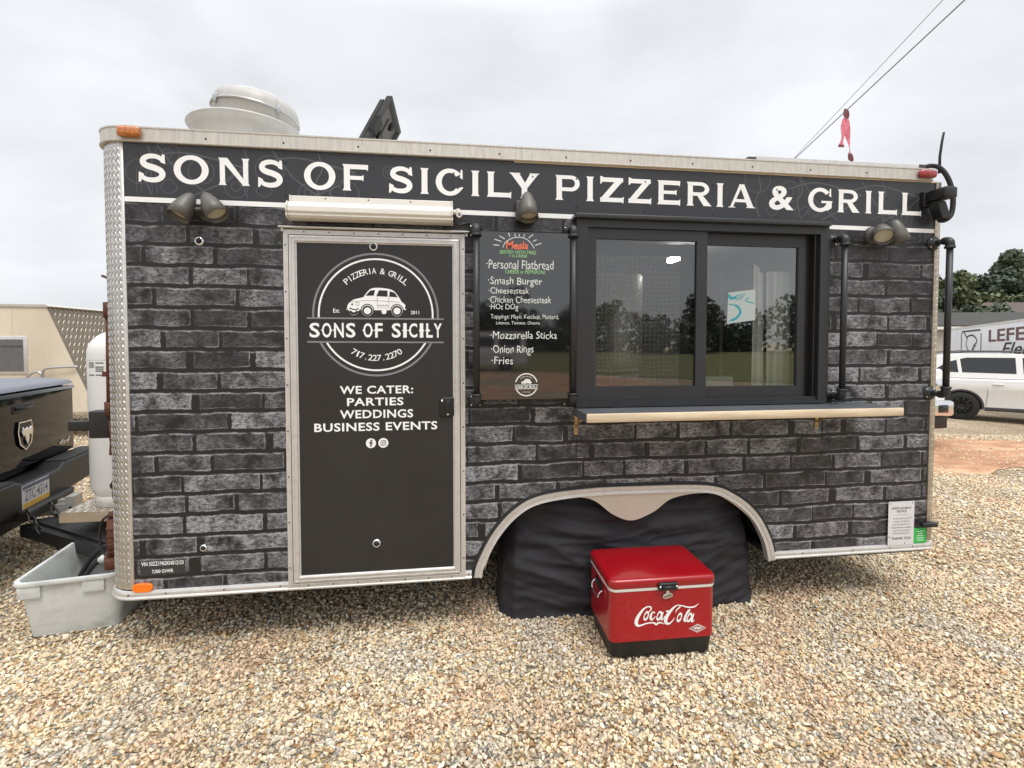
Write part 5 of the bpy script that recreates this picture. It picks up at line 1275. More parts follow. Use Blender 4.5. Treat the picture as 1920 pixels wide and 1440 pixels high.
# ------------------------------------------------------------------ plastic tub with hoses at the nose
TB = thing('storage_tub', 'dirty grey-white plastic tub on the gravel below the trailer nose', 'tub', (-.665, .245, 0), R(9), world=False)
def tubring(e, z, r): return rr(-e, .40 + e, -e, .60 + e, r)
mb = MB(); loft(mb, [(tubring(0, 0, .045), .008), (tubring(.002, 0, .05), .014), (tubring(.034, 0, .055), .285), (tubring(.034, 0, .055), .30), (tubring(.052, 0, .065), .302), (tubring(.055, 0, .066), .312), (tubring(.052, 0, .065), .322), (tubring(.034, 0, .055), .322), (tubring(.028, 0, .05), .31), (tubring(-.004, 0, .045), .02)], 0, True, True)
for sx in (.03, .31): mb.rbox(sx - .05, sx + .05, -.046, -.026, .235, .302, .006)
tb = mb.build('tub_body', M['tub'], TB); smooth_by_angle(tb, 40)
mb = MB(); mb.tube(spline([(-.60, .46, .04), (-.605, .48, .14), (-.574, .5, .236), (-.5, .5, .345), (-.41, .5, .39), (-.33, .52, .36), (-.32, .55, .2), (-.36, .6, .05)], 8), .014, 10); mb.tube(spline([(-.56, .44, .05), (-.56, .47, .18), (-.517, .5, .268), (-.44, .5, .325), (-.36, .5, .335), (-.345, .52, .22), (-.40, .58, .06)], 8), .014, 10); mb.tube(spline([(-.6, .5, .05), (-.5, .65, .07), (-.3, .6, .07), (-.35, .42, .06), (-.55, .42, .06)], 8), .014, 10)
mb.tube([(-.475, .495, .30), (-.44, .495, .325)], .021, 10, 1)
hs = tag(mb.build('water_hose', [M['rubber'], M['white_paint']], None, (-.4, .5, .02)), 'coiled black hose with white fitting lying in the plastic tub', 'hose')

# ------------------------------------------------------------------ gas cylinder on the tongue
GC = thing('gas_cylinder', 'tall white gas cylinder standing on the trailer tongue', 'gas cylinder', (-.66, 1.02, .492))
mb = MB(); r = .178; prof = [(.0, .475), (.12, .475), (.15, .49), (r, .56), (r, 1.44)]
for i in range(1, 9): a = R(90 * i / 8); prof.append((r * math.cos(a) if i < 8 else .03, 1.44 + .16 * math.sin(a)))
mb.lathe(prof, (-.66, 1.02, .06), (0, 0, 1), 40); mb.lathe([(.15, .494), (.155, .494), (.155, .60), (.15, .60)], (-.66, 1.02, .0), (0, 0, 1), 32)
mb.lathe([(r + .0015, 1.40), (r + .002, 1.405), (r + .0015, 1.41)], (-.66, 1.02, .06), (0, 0, 1), 40)
mb.build('tank_shell', M['tank'], GC)
mb = MB()
for z in range(7):
    for a0, a1 in ((236, 252), (255, 272)):
        if rnd.random() < .15: continue
        V = []
        for i in range(7): a = R(a0 + (a1 - a0) * i / 6); V += [(-.66 + (r + .001) * math.cos(a), 1.02 + (r + .001) * math.sin(a), 1.445 - z * .013), (-.66 + (r + .001) * math.cos(a), 1.02 + (r + .001) * math.sin(a), 1.4385 - z * .013)]
        mb.add(V, [(2 * i, 2 * i + 1, 2 * i + 3, 2 * i + 2) for i in range(6)])
mb.build('tank_label', M['trim'], GC)
mb = MB(); mb.lathe([(.055, 0), (.055, .09), (.05, .09), (.05, 0)], (-.66, 1.02, 1.64), (0, 0, 1), 24); mb.tube([(-.66, 1.02, 1.64), (-.66, 1.02, 1.72)], .018, 10); mb.build('valve_collar', M['tank'], GC)

# ------------------------------------------------------------------ vehicles
def wheel(parent, x, y, z, r, side_, m_rim='steel', w=.2):
    mb = MB(); mb.lathe([(r * .62, -w / 2), (r * .9, -w / 2), (r * .98, -w * .38), (r, -w * .2), (r, w * .2), (r * .98, w * .38), (r * .9, w / 2), (r * .62, w / 2)], (x, y, z), (0, 1, 0), 32)
    wh = mb.build('wheel', M['rubber'], parent)
    mb = MB(); yo = y + side_ * w * .44
    mb.lathe([(r * .64, 0), (r * .60, .015), (r * .56, -.02)], (x, yo, z), (0, side_, 0), 28); mb.lathe([(r * .62, -.05), (0, -.05)], (x, yo, z), (0, side_, 0), 24, 1); mb.lathe([(r * .16, .01), (0, .015)], (x, yo, z), (0, side_, 0), 12)
    for k in range(10):
        a = 2 * PI * k / 10; mb.tube([(x + r * .12 * math.cos(a), yo, z + r * .12 * math.sin(a)), (x + r * .6 * math.cos(a + .12), yo + side_ * .004, z + r * .6 * math.sin(a + .12))], .014, 6)
    mb.build('rim', [M[m_rim], M['black']], wh)
    return wh

def car(name, label, cat, loc, rz, body, green, W, arches, paint, wins, r=.36, group=None, details=None, tyre='steel', taper=.2):
    """side-profile car, +X forward, origin at the rear axle on the ground"""
    root = thing(name, label, cat, loc, rz, group, world=False); hw = W / 2
    mb = MB(); mb.prism(body, lambda a, b, c: (a, c, b), -hw, hw, 0, .045, 3, True); bd = smooth_by_angle(mb.build('body', paint, root), 40)
    zb, zt = green[0][1], max(p[1] for p in green)
    def side_y(z): return hw - .05 - taper * (z - zb) / (zt - zb)
    mb = MB(); n = len(green); V = [(a, -side_y(b), b) for a, b in green] + [(a, side_y(b), b) for a, b in green]
    F = [tuple(range(n)), tuple(range(2 * n - 1, n - 1, -1))] + [(i, i + n, (i + 1) % n + n, (i + 1) % n) for i in range(n)]
    b = bmesh.new(); vv = [b.verts.new(v) for v in V]; [b.faces.new([vv[i] for i in f]) for f in F]; bmesh.ops.recalc_face_normals(b, faces=list(b.faces))
    bmesh.ops.bevel(b, geom=[e for e in b.edges if e.calc_face_angle(0) > R(20)], offset=.035, segments=3, affect='EDGES', clamp_overlap=True)
    mb.bm(b, 0, True); smooth_by_angle(mb.build('cabin', paint, root), 40)
    for sg in (-1, 1):
        for wpoly in wins:
            mb = MB(); P_ = [(a, sg * (side_y(b_) + .004), b_) for a, b_ in wpoly]; Q_ = [(a, sg * (side_y(b_) - .01), b_) for a, b_ in wpoly]
            k = len(P_); mb.add(P_ + Q_, [tuple(range(k))] + [(i, (i + 1) % k, (i + 1) % k + k, i + k) for i in range(k)]); mb.build('side_window', M['car_glass'], root)
    for (pa, pb), nm in (((green[0], green[1]), 'windscreen'), ((green[-1], green[-2]), 'rear_window')):
        dx_, dz2 = pb[0] - pa[0], pb[1] - pa[1]; ln = math.hypot(dx_, dz2); ox, oz = dz2 / ln, -dx_ / ln
        if (ox < 0) == (nm == 'windscreen'): ox, oz = -ox, -oz
        q = lambda t, sg, o: (pa[0] + dx_ * t + ox * o, sg * (side_y(pa[1] + dz2 * t) - .09), pa[1] + dz2 * t + oz * o)
        mb = MB(); V = [q(.14, -1, .008), q(.14, 1, .008), q(.9, 1, .008), q(.9, -1, .008), q(.14, -1, -.01), q(.14, 1, -.01), q(.9, 1, -.01), q(.9, -1, -.01)]
        mb.add(V, [(0, 1, 2, 3), (0, 4, 5, 1), (1, 5, 6, 2), (2, 6, 7, 3), (3, 7, 4, 0)]); mb.build(nm, M['car_glass'], root)
    for ax in arches:
        for sg in (-1, 1):
            mb = MB(); 
            A_ = arc(ax, r, r + .055, r + .055, -8, 188, 24); B_ = arc(ax, r, r + .015, r + .015, -8, 188, 24)
            V = []
            for p, q in zip(A_, B_): V += [(p[0], sg * (hw + .006), p[1]), (q[0], sg * (hw + .006), q[1]), (q[0], sg * (hw - .2), q[1])]
            mb.add(V, [(3 * i, 3 * i + 1, 3 * i + 4, 3 * i + 3) for i in range(23)] + [(3 * i + 1, 3 * i + 2, 3 * i + 5, 3 * i + 4) for i in range(23)]); mb.build('wheel_arch', M['trim'], root)
            wheel(root, ax, sg * (hw - .10), r, r, sg, tyre)
    if details: details(root, hw, side_y)
    return root
def body_poly(x0, x1, zlo, top, arches, r):
    P_ = [(x0, zlo + .1)]
    for ax in arches:
        a0 = math.degrees(math.asin(max(-1, (zlo - r) / (r + .02))))
        P_ += [(x, z) for x, z in arc(ax, r, r + .02, r + .02, 180 - a0, a0, 14)]
    return P_ + [(x1, zlo + .08)] + top

def suv_details(root, hw, sy):
    for x in (.46, 1.30, 2.22):
        for sg in (-1, 1): mb = MB(); mb.tube([(x - .02, sg * (hw + .001), .38), (x + .01, sg * (hw + .002), .7), (x, sg * (hw - .01), 1.0)], .004, 6); mb.build('door_seam', M['trim'], root)
    for x in (.55, 1.42):
        for sg in (-1, 1): mb = MB(); mb.rbox(x, x + .2, sg * (hw + .012) - .012, sg * (hw + .012) + .012, .905, .935, .008); mb.build('door_handle', M['suv'], root)
    for sg in (-1, 1):
        mb = MB(); mb.rbox(.42, 2.3, sg * hw - .02, sg * hw + .012, .27, .36, .01); mb.build('sill', M['trim'], root); mb = MB(); mb.rbox(-.93, -.4, sg * (hw - .01) - .02, sg * (hw - .01) + .012, .30, .42, .01); mb.build('bumper_trim', M['trim'], root)
    for sg in (-1, 1):
        mb = MB(); mb.tube([(-.3, sg * .60, 1.655), (.2, sg * .62, 1.70), (1.2, sg * .62, 1.70), (1.5, sg * .6, 1.665)], .016, 8); mb.build('roof_rail', M['trim'], root)
        mb = MB(); mb.rbox(-.95, -.62, sg * (hw - .02) - .02, sg * (hw - .02) + .02, .92, 1.06, .02); mb.build('tail_light', M['red_lens'], root)
suv_ar = (0, 2.67)
car('suv', 'white suv with grey plastic sills parked before the white box trailer', 'car', (14.7, 8.42, -.37), R(-39.7),
    body_poly(-.95, 3.62, .27, [(3.66, .62), (3.5, .86), (2.75, .99), (2.2, 1.03), (-.75, 1.04), (-.90, 1.0), (-1.02, .80), (-1.0, .5)], suv_ar, .36),
    [(2.15, 1.02), (1.45, 1.60), (.9, 1.67), (.1, 1.67), (-.55, 1.60), (-.72, 1.50), (-.86, 1.02)], 1.8, suv_ar, M['suv'],
    [[(-.56, 1.20), (-.05, 1.19), (-.08, 1.50), (-.28, 1.42)], [(.02, 1.19), (.98, 1.18), (.98, 1.56), (.12, 1.555), (-.01, 1.52)], [(1.10, 1.18), (1.86, 1.17), (1.42, 1.54), (1.10, 1.56)]], .36, None, suv_details, 'black')

# pickup whose front corner shows past the rear of the food trailer (+X forward)
def pickup_front(root, hw, sy):
    mb = MB(); mb.rbox(3.98, 4.1, -.62, .62, .75, 1.14, .03); mb.build('grille', M['black'], root)
    for sg in (-1, 1):
        mb = MB(); mb.rbox(3.85, 4.08, sg * .80 - .14, sg * .80 + .14, .86, 1.12, .03); mb.build('headlight', M['chrome'], root)
    mb = MB(); mb.rbox(3.98, 4.22, -.97, .97, .50, .76, .05, 3); mb.rbox(3.7, 4.15, -.985, -.90, .52, .74, .03); mb.rbox(3.7, 4.15, .90, .985, .52, .74, .03); bp = mb.build('front_bumper', M['chrome'], root)
    for sg in (-1, 1): mb = MB(); mb.rbox(4.18, 4.23, sg * .74 - .10, sg * .74 + .10, .56, .70, .02); mb.build('fog_lamp', M['car_glass'], bp)
    mb = MB(); mb.box(4.20, 4.228, -.5, .5, .56, .70); mb.build('bumper_intake', M['black'], bp)
    mb = MB(); mb.rbox(3.9, 4.14, -.93, .93, .28, .50, .03); mb.build('valance', M['black'], root)
pk_ar = (0, 3.5)
def pk_body(): return body_poly(-1.2, 4.02, .42, [(4.06, .8), (4.0, 1.28), (2.7, 1.36), (1.0, 1.38), (.95, 1.40), (-1.25, 1.40), (-1.28, .6)], pk_ar, .4)
PKG = [(2.75, 1.35), (1.95, 1.93), (.9, 1.95), (.72, 1.35)]
car('pickup_truck', 'white pickup with chrome front bumper half hidden behind the food trailer', 'pickup truck', (8.98, 8.62, -.17), R(-90), pk_body(), PKG, 1.96, pk_ar, M['suv'], [[(.9, 1.42), (1.55, 1.42), (1.55, 1.85), (1.0, 1.85)], [(1.65, 1.42), (2.5, 1.42), (1.95, 1.85), (1.65, 1.85)]], .4, None, pickup_front)

# black pickup hitched to the food trailer: +X points back towards the trailer
BT = thing('pickup_truck', 'glossy black pickup truck backed up to the food trailer nose', 'pickup truck', (-1.36, 1.25, -.045), R(12), world=False)
mb = MB(); prof = [(-1.9, .52), (-.14, .52), (-.12, .60), (-.115, 1.235), (-.13, 1.265), (-1.9, 1.29)]
mb.prism([(-.80, .75), (-.80, 1.12), (-.775, 1.24), (-.74, 1.27), (.74, 1.27), (.775, 1.24), (.80, 1.12), (.80, .75), (.76, .52), (-.76, .52)], lambda a, b, c: (c, a, b), -1.95, -.16, 0, .02, 3, True)
smooth_by_angle(mb.build('bed', M['truck'], BT), 40)
mb = MB(); mb.rbox(-.165, -.105, -.755, .755, .715, 1.262, .028, 4); mb.prism([(1.262, -.10), (1.262, -.17), (1.235, -.17), (1.235, -.085)][::-1], lambda a, b, c: (b, c, a), -.74, .74, 0, .006, 2); tg = smooth_by_angle(mb.build('tailgate', M['truck'], BT), 40)
mb = MB(); mb.prism([(-.10, 1.272), (-.13, 1.305), (-.3, 1.325), (-1.9, 1.335), (-1.9, 1.272)], lambda a, b, c: (a, c, b), -.76, .76, 0, .012, 2, True); smooth_by_angle(mb.build('bed_cover', M['tonneau'], BT), 40)
FT = lambda a, b, o=0: (-.1045 + o, a, b)
mb = MB(); EY = .06; sh = [(-.082, .115), (.082, .115), (.098, .03), (.075, -.07), (0, -.125), (-.075, -.07), (-.098, .03)]
sh = [(a * .86, b * .86) for a, b in sh]
mb.prism([(a + EY, b + .955) for a, b in sh], lambda a, b, c: (-.105 + c, a, b), 0, .012, 0, .004); em = mb.build('tailgate_badge', M['truck'], tg)
mb = MB(); mb.ribbon([(a * .98 + EY, b * .98 + .955) for a, b in sh], .010, FT, closed=True, off=.0128)
mb.prism([(a * .86 + EY, (b - .985) * .86 + .955) for a, b in [(-.055, 1.055), (-.03, 1.035), (0, 1.05), (.03, 1.035), (.055, 1.055), (.068, 1.01), (.05, .975), (.028, .995), (.022, .95), (.0, .90), (-.022, .95), (-.028, .995), (-.05, .975), (-.068, 1.01)]], lambda a, b, c: (-.105 + c, a, b), .012, .024, 0, .003); mb.build('badge_relief', M['chrome'], em)
mb = MB(); P4 = [(.42, .80), (.445, .80)]; text(mb, '4x4', FT, .50, .665, .79, .835, 0, .0, .5, off=.0045); mb.build('tailgate_lettering', M['chrome'], tg)
mb = MB(); mb.rbox(-.13, -.10, -.07, .19, 1.115, 1.19, .012); mb.tube([(-.10, -.04, 1.155), (-.088, .06, 1.15), (-.10, .16, 1.155)], .012, 8); mb.build('tailgate_handle', M['black'], tg)
for sg in (-1, 1): mb = MB(); mb.rbox(-.30, -.155, sg * .79 - .03, sg * .79 + .022, .80, 1.18, .015); mb.build('tail_light', M['red_lens'], BT)
mb = MB()
mb.prism([(-.88, .50), (-.88, .70), (-.30, .70), (-.22, .665), (.22, .665), (.30, .70), (.88, .70), (.88, .50), (.30, .47), (-.30, .47)], lambda a, b, c: (c, a, b), -.16, .03, 0, .02, 3)
mb.prism([(-.26, .42), (-.30, .50), (.30, .50), (.26, .42)], lambda a, b, c: (c, a, b), -.10, .085, 0, .015, 2)
bp = mb.build('rear_bumper', M['black'], BT); PY = -.10
for sg in (-1, 1):
    mb = MB(); mb.rbox(-.12, .022, sg * .58 - .27, sg * .58 + .27, .695, .712, .006)
    for i in range(13):
        for j in range(5): mb.lathe([(.007, 0), (0, .004)], (-.10 + j * .026, sg * .58 - .24 + i * .04, .711), (0, 0, 1), 6)
    mb.build('step_pad', M['rubber'], bp)
mb = MB(); mb.box(.030, .0335, -.155 + PY, .155 + PY, .50, .655); lp = mb.build('licence_plate', M['plate_w'], bp)
FL = lambda a, b, o=0: (.034 + o, a + PY, b)
mb = MB(); mb.poly([FL(-.153, .628, .0003), FL(.153, .628, .0003), FL(.153, .653, .0003), FL(-.153, .653, .0003)]); text(mb, 'ZTC·4314', FL, -.132, .132, .548, .620, 0, .006, off=.0004); mb.build('plate_lettering', M['plate_b'], lp)
mb = MB(); mb.poly([FL(-.153, .502, .0003), FL(.153, .502, .0003), FL(.153, .535, .0003), FL(-.153, .535, .0003)]); mb.build('plate_band', M['plate_y'], lp)
mb = MB(); mb.box(-.15, .16, .0, .075, .37, .445); mb.box(.155, .21, -.02, .095, .22, .50); mb.box(.10, .2, .01, .065, .445, .475)
for i in range(4): mb.lathe([(.014, 0), (0, .001)], (.211, .02, .26 + i * .05), (1, 0, 0), 12, 1); mb.lathe([(.011, 0), (0, .001)], (.185, -.0205, .27 + i * .05), (0, -1, 0), 12, 1)
mb.build('hitch_mount', [mat('silver_hitch', (.5, .49, .46), .4, .5, .08, 10), M['black']], BT)
mb = MB(); mb.box(-1.9, -.15, -.70, .70, .30, .55); mb.tube([(-1.6, -.75, .40), (-1.6, .75, .40)], .07, 10); mb.build('chassis', M['dark'], BT)
for sg in (-1, 1): wheel(BT, -1.28, sg * .74, .41, .41, sg)
mb = MB(); mb.prism([(-2.0, .45), (-2.0, 1.27), (-2.05, 1.30), (-2.35, 1.92), (-3.6, 1.92), (-4.3, 1.32), (-5.6, 1.24), (-5.68, .45)], lambda a, b, c: (a, c, b), -.88, .88, 0, .05, 3, True); smooth_by_angle(mb.build('cab', M['truck'], BT), 40)
for sg in (-1, 1):
    for P_ in ([(-2.35, 1.35), (-3.0, 1.35), (-3.0, 1.8), (-2.5, 1.8)], [(-3.1, 1.35), (-4.0, 1.35), (-3.6, 1.8), (-3.1, 1.8)]):
        mb = MB(); mb.prism(P_, lambda a, b, c: (a, c, b), sg * .878, sg * .885, 0); mb.build('side_window', M['car_glass'], BT)
    wheel(BT, -4.9, sg * .74, .41, .41, sg)

# safety chains and breakaway wire between truck and tongue
def chain(name, label, pts, group):
    P_ = spline(pts, 10); mb = MB(); L = [Vector(P_[0])]; 
    # links of equal length along the curve
    acc = 0; out_ = [Vector(P_[0])]; step = .046
    for a, b in zip(P_, P_[1:]):
        a, b = Vector(a), Vector(b); d = (b - a).length
        while acc + d >= step * len(out_): out_.append(a.lerp(b, (step * len(out_) - acc) / d))
        acc += d
    for i, (a, b) in enumerate(zip(out_, out_[1:])):
        t = (b - a).normalized(); u = t.cross(Vector((.3, 1, .2))).normalized(); w = t.cross(u)
        if i % 2: u = w
        c = (a + b) / 2; ring = [c + t * (.031 * math.cos(R(q)) * (1 if abs(math.cos(R(q))) < .8 else .98)) + u * (.016 * math.sin(R(q))) for q in range(0, 361, 30)]
        mb.tube(ring, .0058, 6, 0, False)
    tag(mb.build(name, M['rust'] if False else M['black'], None, out_[0]), label, 'chain', group)
chain('safety_chain', 'black safety chain looping down from the truck hitch, left of the pair', [(-1.22, .97, .46), (-1.15, .95, .36), (-1.05, .93, .26), (-.95, .92, .20), (-.85, .93, .22), (-.76, .95, .32)], 'safety chains at the hitch')
chain('safety_chain', 'black safety chain at the truck hitch, right of the pair beside the step plate', [(-1.12, 1.02, .49), (-1.06, 1.0, .40), (-.99, .98, .30), (-.92, .97, .22), (-.83, .97, .24), (-.74, .98, .32)], 'safety chains at the hitch')

# camper with a tread-plate nose behind the truck
CM = thing('camper_trailer', 'cream camper trailer with raked tread plate nose behind the black truck', 'camper', (-7, 6, 0))
mb = MB(); sd = [(-11, .45), (-4.12, .45), (-4.80, 2.13), (-11, 2.17)]
mb.prism(sd, lambda a, b, c: (a, c, b), 6.0, 8.4, 0); mb.build('body', M['cream'], CM)
mb = MB(); mb.prism([(-11.05, 2.165), (-4.78, 2.125), (-4.74, 2.14), (-4.79, 2.175), (-11.05, 2.21)], lambda a, b, c: (a, c, b), 5.98, 8.42, 0, .006); mb.build('roof_trim', M['alu_rail'], CM)
mb = MB(); mb.box(-4.75, -4.3, 8.0, 8.3, 2.14, 2.2); e1, e2 = Vector((-4.80, 0, 2.13)), Vector((-4.12, 0, .45))
du = Vector((0, 1, 0)); dz_ = (e1 - e2).normalized(); nn = du.cross(dz_); nn = nn if nn.x > 0 else -nn
mb2 = MB(); o_ = nn * .006
mb2.add([Vector((e2.x, 6.0, e2.z)) + o_, Vector((e2.x, 8.4, e2.z)) + o_, Vector((e1.x, 8.4, e1.z)) + o_, Vector((e1.x, 6.0, e1.z)) + o_], [(0, 1, 2, 3)])
for i in range(24):
    for j in range(27):
        p = Vector((e2.x, 6.06 + i * .1 + (.05 if j % 2 else 0), e2.z)) + dz_ * (.05 + j * .066) + o_
        lozenge(mb2, p, du, dz_, nn, R(45 if j % 2 else 135), .05, .0075, .005, 1)
mb2.build('tread_plate_nose', [M['nose_plate'], M['plate_dull']], CM)
mb = MB(); mb.rbox(-5.9, -5.085, 5.985, 6.01, 1.06, 1.665, .006); wn2 = mb.build('window', M['alu'], CM)
mb = MB(); mb.box(-5.86, -5.135, 5.978, 5.984, 1.11, 1.615); mb.box(-5.86, -5.135, 5.974, 5.977, 1.50, 1.51, 1); mb.build('window_pane', [M['pane_dark'], M['trim']], wn2)
mb = MB(); mb.tube(spline([(-5.07, 5.95, 1.0), (-5.0, 5.93, 1.06), (-4.92, 5.93, 1.10), (-4.86, 5.93, 1.08), (-4.84, 5.93, 1.0)], 6), .018, 8); mb.tube(spline([(-4.83, 5.93, 1.0), (-4.82, 5.93, 1.10), (-4.78, 5.93, 1.15), (-4.6, 5.93, 1.17), (-4.35, 5.96, 1.18)], 6), .018, 8); mb.build('grab_rail', M['steel'], CM)
for x in (-5.3, -7.9): mb = MB(); mb.box(x, x + .008, 5.992, 6.0, .45, 2.13); mb.build('panel_seam', M['cream'], CM)
for x in (-8.6, -7.7):
    wheel(CM, x, 6.15, .34, .34, -1) if False else None
for x in (-8.6, -7.7):
    mb = MB(); mb.lathe([(.2, -.1), (.32, -.09), (.34, 0), (.32, .09), (.2, .1)], (x, 6.12, .34), (0, 1, 0), 28); mb.lathe([(.2, -.07), (0, -.06)], (x, 6.12, .34), (0, 1, 0), 20, 1); mb.build('wheel', [M['rubber'], M['steel']], CM)

# white box trailer of the electricians
BXT = thing('box_trailer', 'long white box trailer with a dark square mark and a company name', 'box trailer', (21.28, 14.03, -.62), math.atan2(-4.63, -3.09), world=False)
BXT.rotation_euler.y = -R(1.5)
mb = MB(); mb.rbox(-.55, 9.5, 0, 2.3, .55, 2.70, .03, 2); mb.build('body', M['box_w'], BXT)
# local +X runs to the right in the photograph; the lettered side faces the yard (local -Y is turned to +Y when needed)
FB = lambda a, b, o=0: (a, -.004 - o, b)
mb = MB(); mb.box(-.56, 9.5, -.012, .0, 2.66, 2.72); mb.box(-.56, -.50, -.012, 0, .55, 2.66); mb.build('edge_trim', M['alu'], BXT)
ml = MB()
sq = [(1.07, 1.68), (1.07, 2.56), (2.77, 2.56), (2.77, 1.68)]
sq = rr(1.07, 2.77, 1.68, 2.54, .12, 4)
ml.ribbon(sq[2:] + sq[:1], .06, FB); ml.ribbon([(1.3, 2.5), (1.62, 2.28), (1.5, 2.05), (1.68, 1.84), (1.95, 1.8)], .06, FB, off=.001); ml.ribbon(spline([(1.52, 2.3), (1.85, 2.38), (2.2, 2.34), (2.45, 2.16), (2.2, 2.0), (2.05, 1.86)], 5), .06, FB, off=.002)
for c in ((1.98, 1.80), (2.16, 1.88), (2.3, 1.98)): ml.disc(FB(c[0], c[1], .003), .05, (0, -1, 0), 8)
ml.build('square_mark', M['ink'], BXT)
ml = MB(); text(ml, 'LEFEVER', FB, 3.36, 7.9, 2.10, 2.50, 0, .02); ml.build('company_name', M['maroon'], BXT)
ml = MB(); text(ml, 'Electric', FB, 4.25, 7.6, 1.66, 2.06, 0, .015, .35); ml.build('company_script', M['ink'], BXT)
for x in (5.2, 6.2):
    mb = MB(); mb.lathe([(.2, -.1), (.33, -.09), (.35, 0), (.33, .09), (.2, .1)], (x, .12, .35), (0, 1, 0), 28); mb.build('wheel', M['rubber'], BXT)
mb = MB(); mb.box(-.5, 9.4, .2, 2.1, .42, .549); mb.build('chassis', M['dark'], BXT)

# houses behind
def house(name, label, cx, cy, rz, L, Dp, ze, zr, roofm, zg, ov=.4):
    h = thing(name, label, 'house', (cx, cy, zg), rz, None, world=False)
    mb = MB(); mb.prism([(-Dp / 2, 0), (Dp / 2, 0), (Dp / 2, ze), (0, zr - .08), (-Dp / 2, ze)], lambda a, b, c: (c, a, b), -L / 2, L / 2, 0); w_ = mb.build('wall', M['siding'], h)
    mb = MB(); s_ = (zr - ze) / (Dp / 2)
    for sg in (-1, 1):
        mb.prism([(0, zr), (sg * (Dp / 2 + ov), ze - s_ * ov), (sg * (Dp / 2 + ov), ze - s_ * ov + .12), (0, zr + .13)], lambda a, b, c: (c, a, b), -L / 2 - ov, L / 2 + ov, 0)
    mb.build('roof', roofm, h)
    mb = MB()
    for sg in (-1, 1):
        mb.box(-L / 2 - ov, L / 2 + ov, sg * (Dp / 2 + ov + .02) - .03, sg * (Dp / 2 + ov + .02) + .03, ze - s_ * ov - .08, ze - s_ * ov + .06)
        for e in (-1, 1): mb.prism([(0, zr + .0), (sg * (Dp / 2 + ov), ze - s_ * ov), (sg * (Dp / 2 + ov), ze - s_ * ov - .2), (0, zr - .2)], lambda a, b, c: (c, a, b), e * (L / 2 + ov + .01), e * (L / 2 + ov + .05), 0)
    mb.build('fascia', M['white_paint'], h)
    for x in (-L * .25, L * .25):
        mb = MB(); mb.rbox(x - .5, x + .5, -Dp / 2 - .04, -Dp / 2 + .02, .9, 2.0, .02); f_ = mb.build('window', M['white_paint'], h)
        mb = MB(); mb.box(x - .42, x + .42, -Dp / 2 - .05, -Dp / 2 - .041, .98, 1.92); mb.build('pane', M['car_glass'], f_)
    return h
house('garage', 'low grey roofed building just behind the white box trailer', 31.2, 20.6, R(-12), 9.5, 5, 3.05, 3.75, M['roof_g'], -.66)
house('house', 'brown roofed house among the trees beyond the grey roof', 44.5, 27.5, R(-12), 14, 8, 3.5, 5.0, M['roof_b'], -.66)

# ------------------------------------------------------------------ trees
def leaves(mb_name, parent, blobs, n, size, m, seed, loc):
    rng = np.random.default_rng(seed); k = n
    B = np.array(blobs, float); wts = B[:, 3] ** 2; idx = rng.choice(len(B), k, p=wts / wts.sum())
    d = rng.normal(size=(k, 3)); d /= np.linalg.norm(d, axis=1, keepdims=True); rr_ = rng.uniform(.45, 1.0, k) ** .5
    P_ = B[idx, :3] + d * (B[idx, 3] * rr_)[:, None] * np.array([1, 1, .8])
    nrm = d + rng.normal(0, .6, (k, 3)); nrm /= np.linalg.norm(nrm, axis=1, keepdims=True)
    a = np.cross(nrm, rng.normal(size=(k, 3))); a /= np.linalg.norm(a, axis=1, keepdims=True); b = np.cross(nrm, a)
    s_ = size * rng.uniform(.5, 1.3, k)[:, None]
    V = np.stack([P_ - a * s_ * .5, P_ + b * s_ * .35, P_ + a * s_ * .5, P_ - b * s_ * .35], 1).reshape(-1, 3) - np.array(loc)
    F = np.arange(4 * k).reshape(-1, 4)
    me = bpy.data.meshes.new(mb_name); me.vertices.add(4 * k); me.vertices.foreach_set('co', V.astype(np.float32).ravel())
    me.loops.add(4 * k); me.loops.foreach_set('vertex_index', F.astype(np.int32).ravel()); me.polygons.add(k); me.polygons.foreach_set('loop_start', np.arange(0, 4 * k, 4, dtype=np.int32)); me.update(calc_edges=False)
    at = me.attributes.new('shade', 'FLOAT', 'POINT'); cl = rng.uniform(0, 1, len(B))[idx] * .55 + rng.uniform(0, .45, k); at.data.foreach_set('value', np.repeat(cl, 4).astype(np.float32))
    me.materials.append(m); ob = bpy.data.objects.new(mb_name, me); COL.objects.link(ob)
    if parent is not None: ob.parent = parent
    return ob
def tree(label, x, y, zg, h, r, m, seed, conifer=False, n=2600, size=.42):
    rg = random.Random(seed); t = thing('tree', label, 'tree', (x, y, zg), 0, 'trees beyond the houses')
    mb = MB(); top = Vector((x + rg.uniform(-.2, .2), y, zg + h * .86)); mb.tube([(x, y, zg), (x + .05, y, zg + h * .4), top], [.05 * h * .5, .04 * h * .5, .02], 8)
    for i in range(7):
        a = rg.uniform(0, 2 * PI); z = zg + h * rg.uniform(.3, .7); mb.tube([(x, y, z), (x + r * .5 * math.cos(a), y + r * .5 * math.sin(a), z + h * .10), (x + r * .8 * math.cos(a), y + r * .8 * math.sin(a), z + h * .14)], [.05, .035, .012], 5)
    mb.build('trunk', M['bark'], t)
    bl = []
    for i in range(60):
        u = rg.random() ** .8; zz = zg + h * (.14 + .84 * u); pr = r * ((1 - u) ** .75 if conifer else math.sqrt(max(.05, 1 - (1.7 * u - .75) ** 2))) ; a = rg.uniform(0, 2 * PI); q = pr * math.sqrt(rg.random())
        bl.append((x + q * math.cos(a), y + q * math.sin(a), min(zz, zg + h * .97), r * rg.uniform(.20, .40) * (1.15 - .5 * u)))
    leaves('crown', t, bl, n * 3, size * .9, m, seed, (x, y, zg)); return t
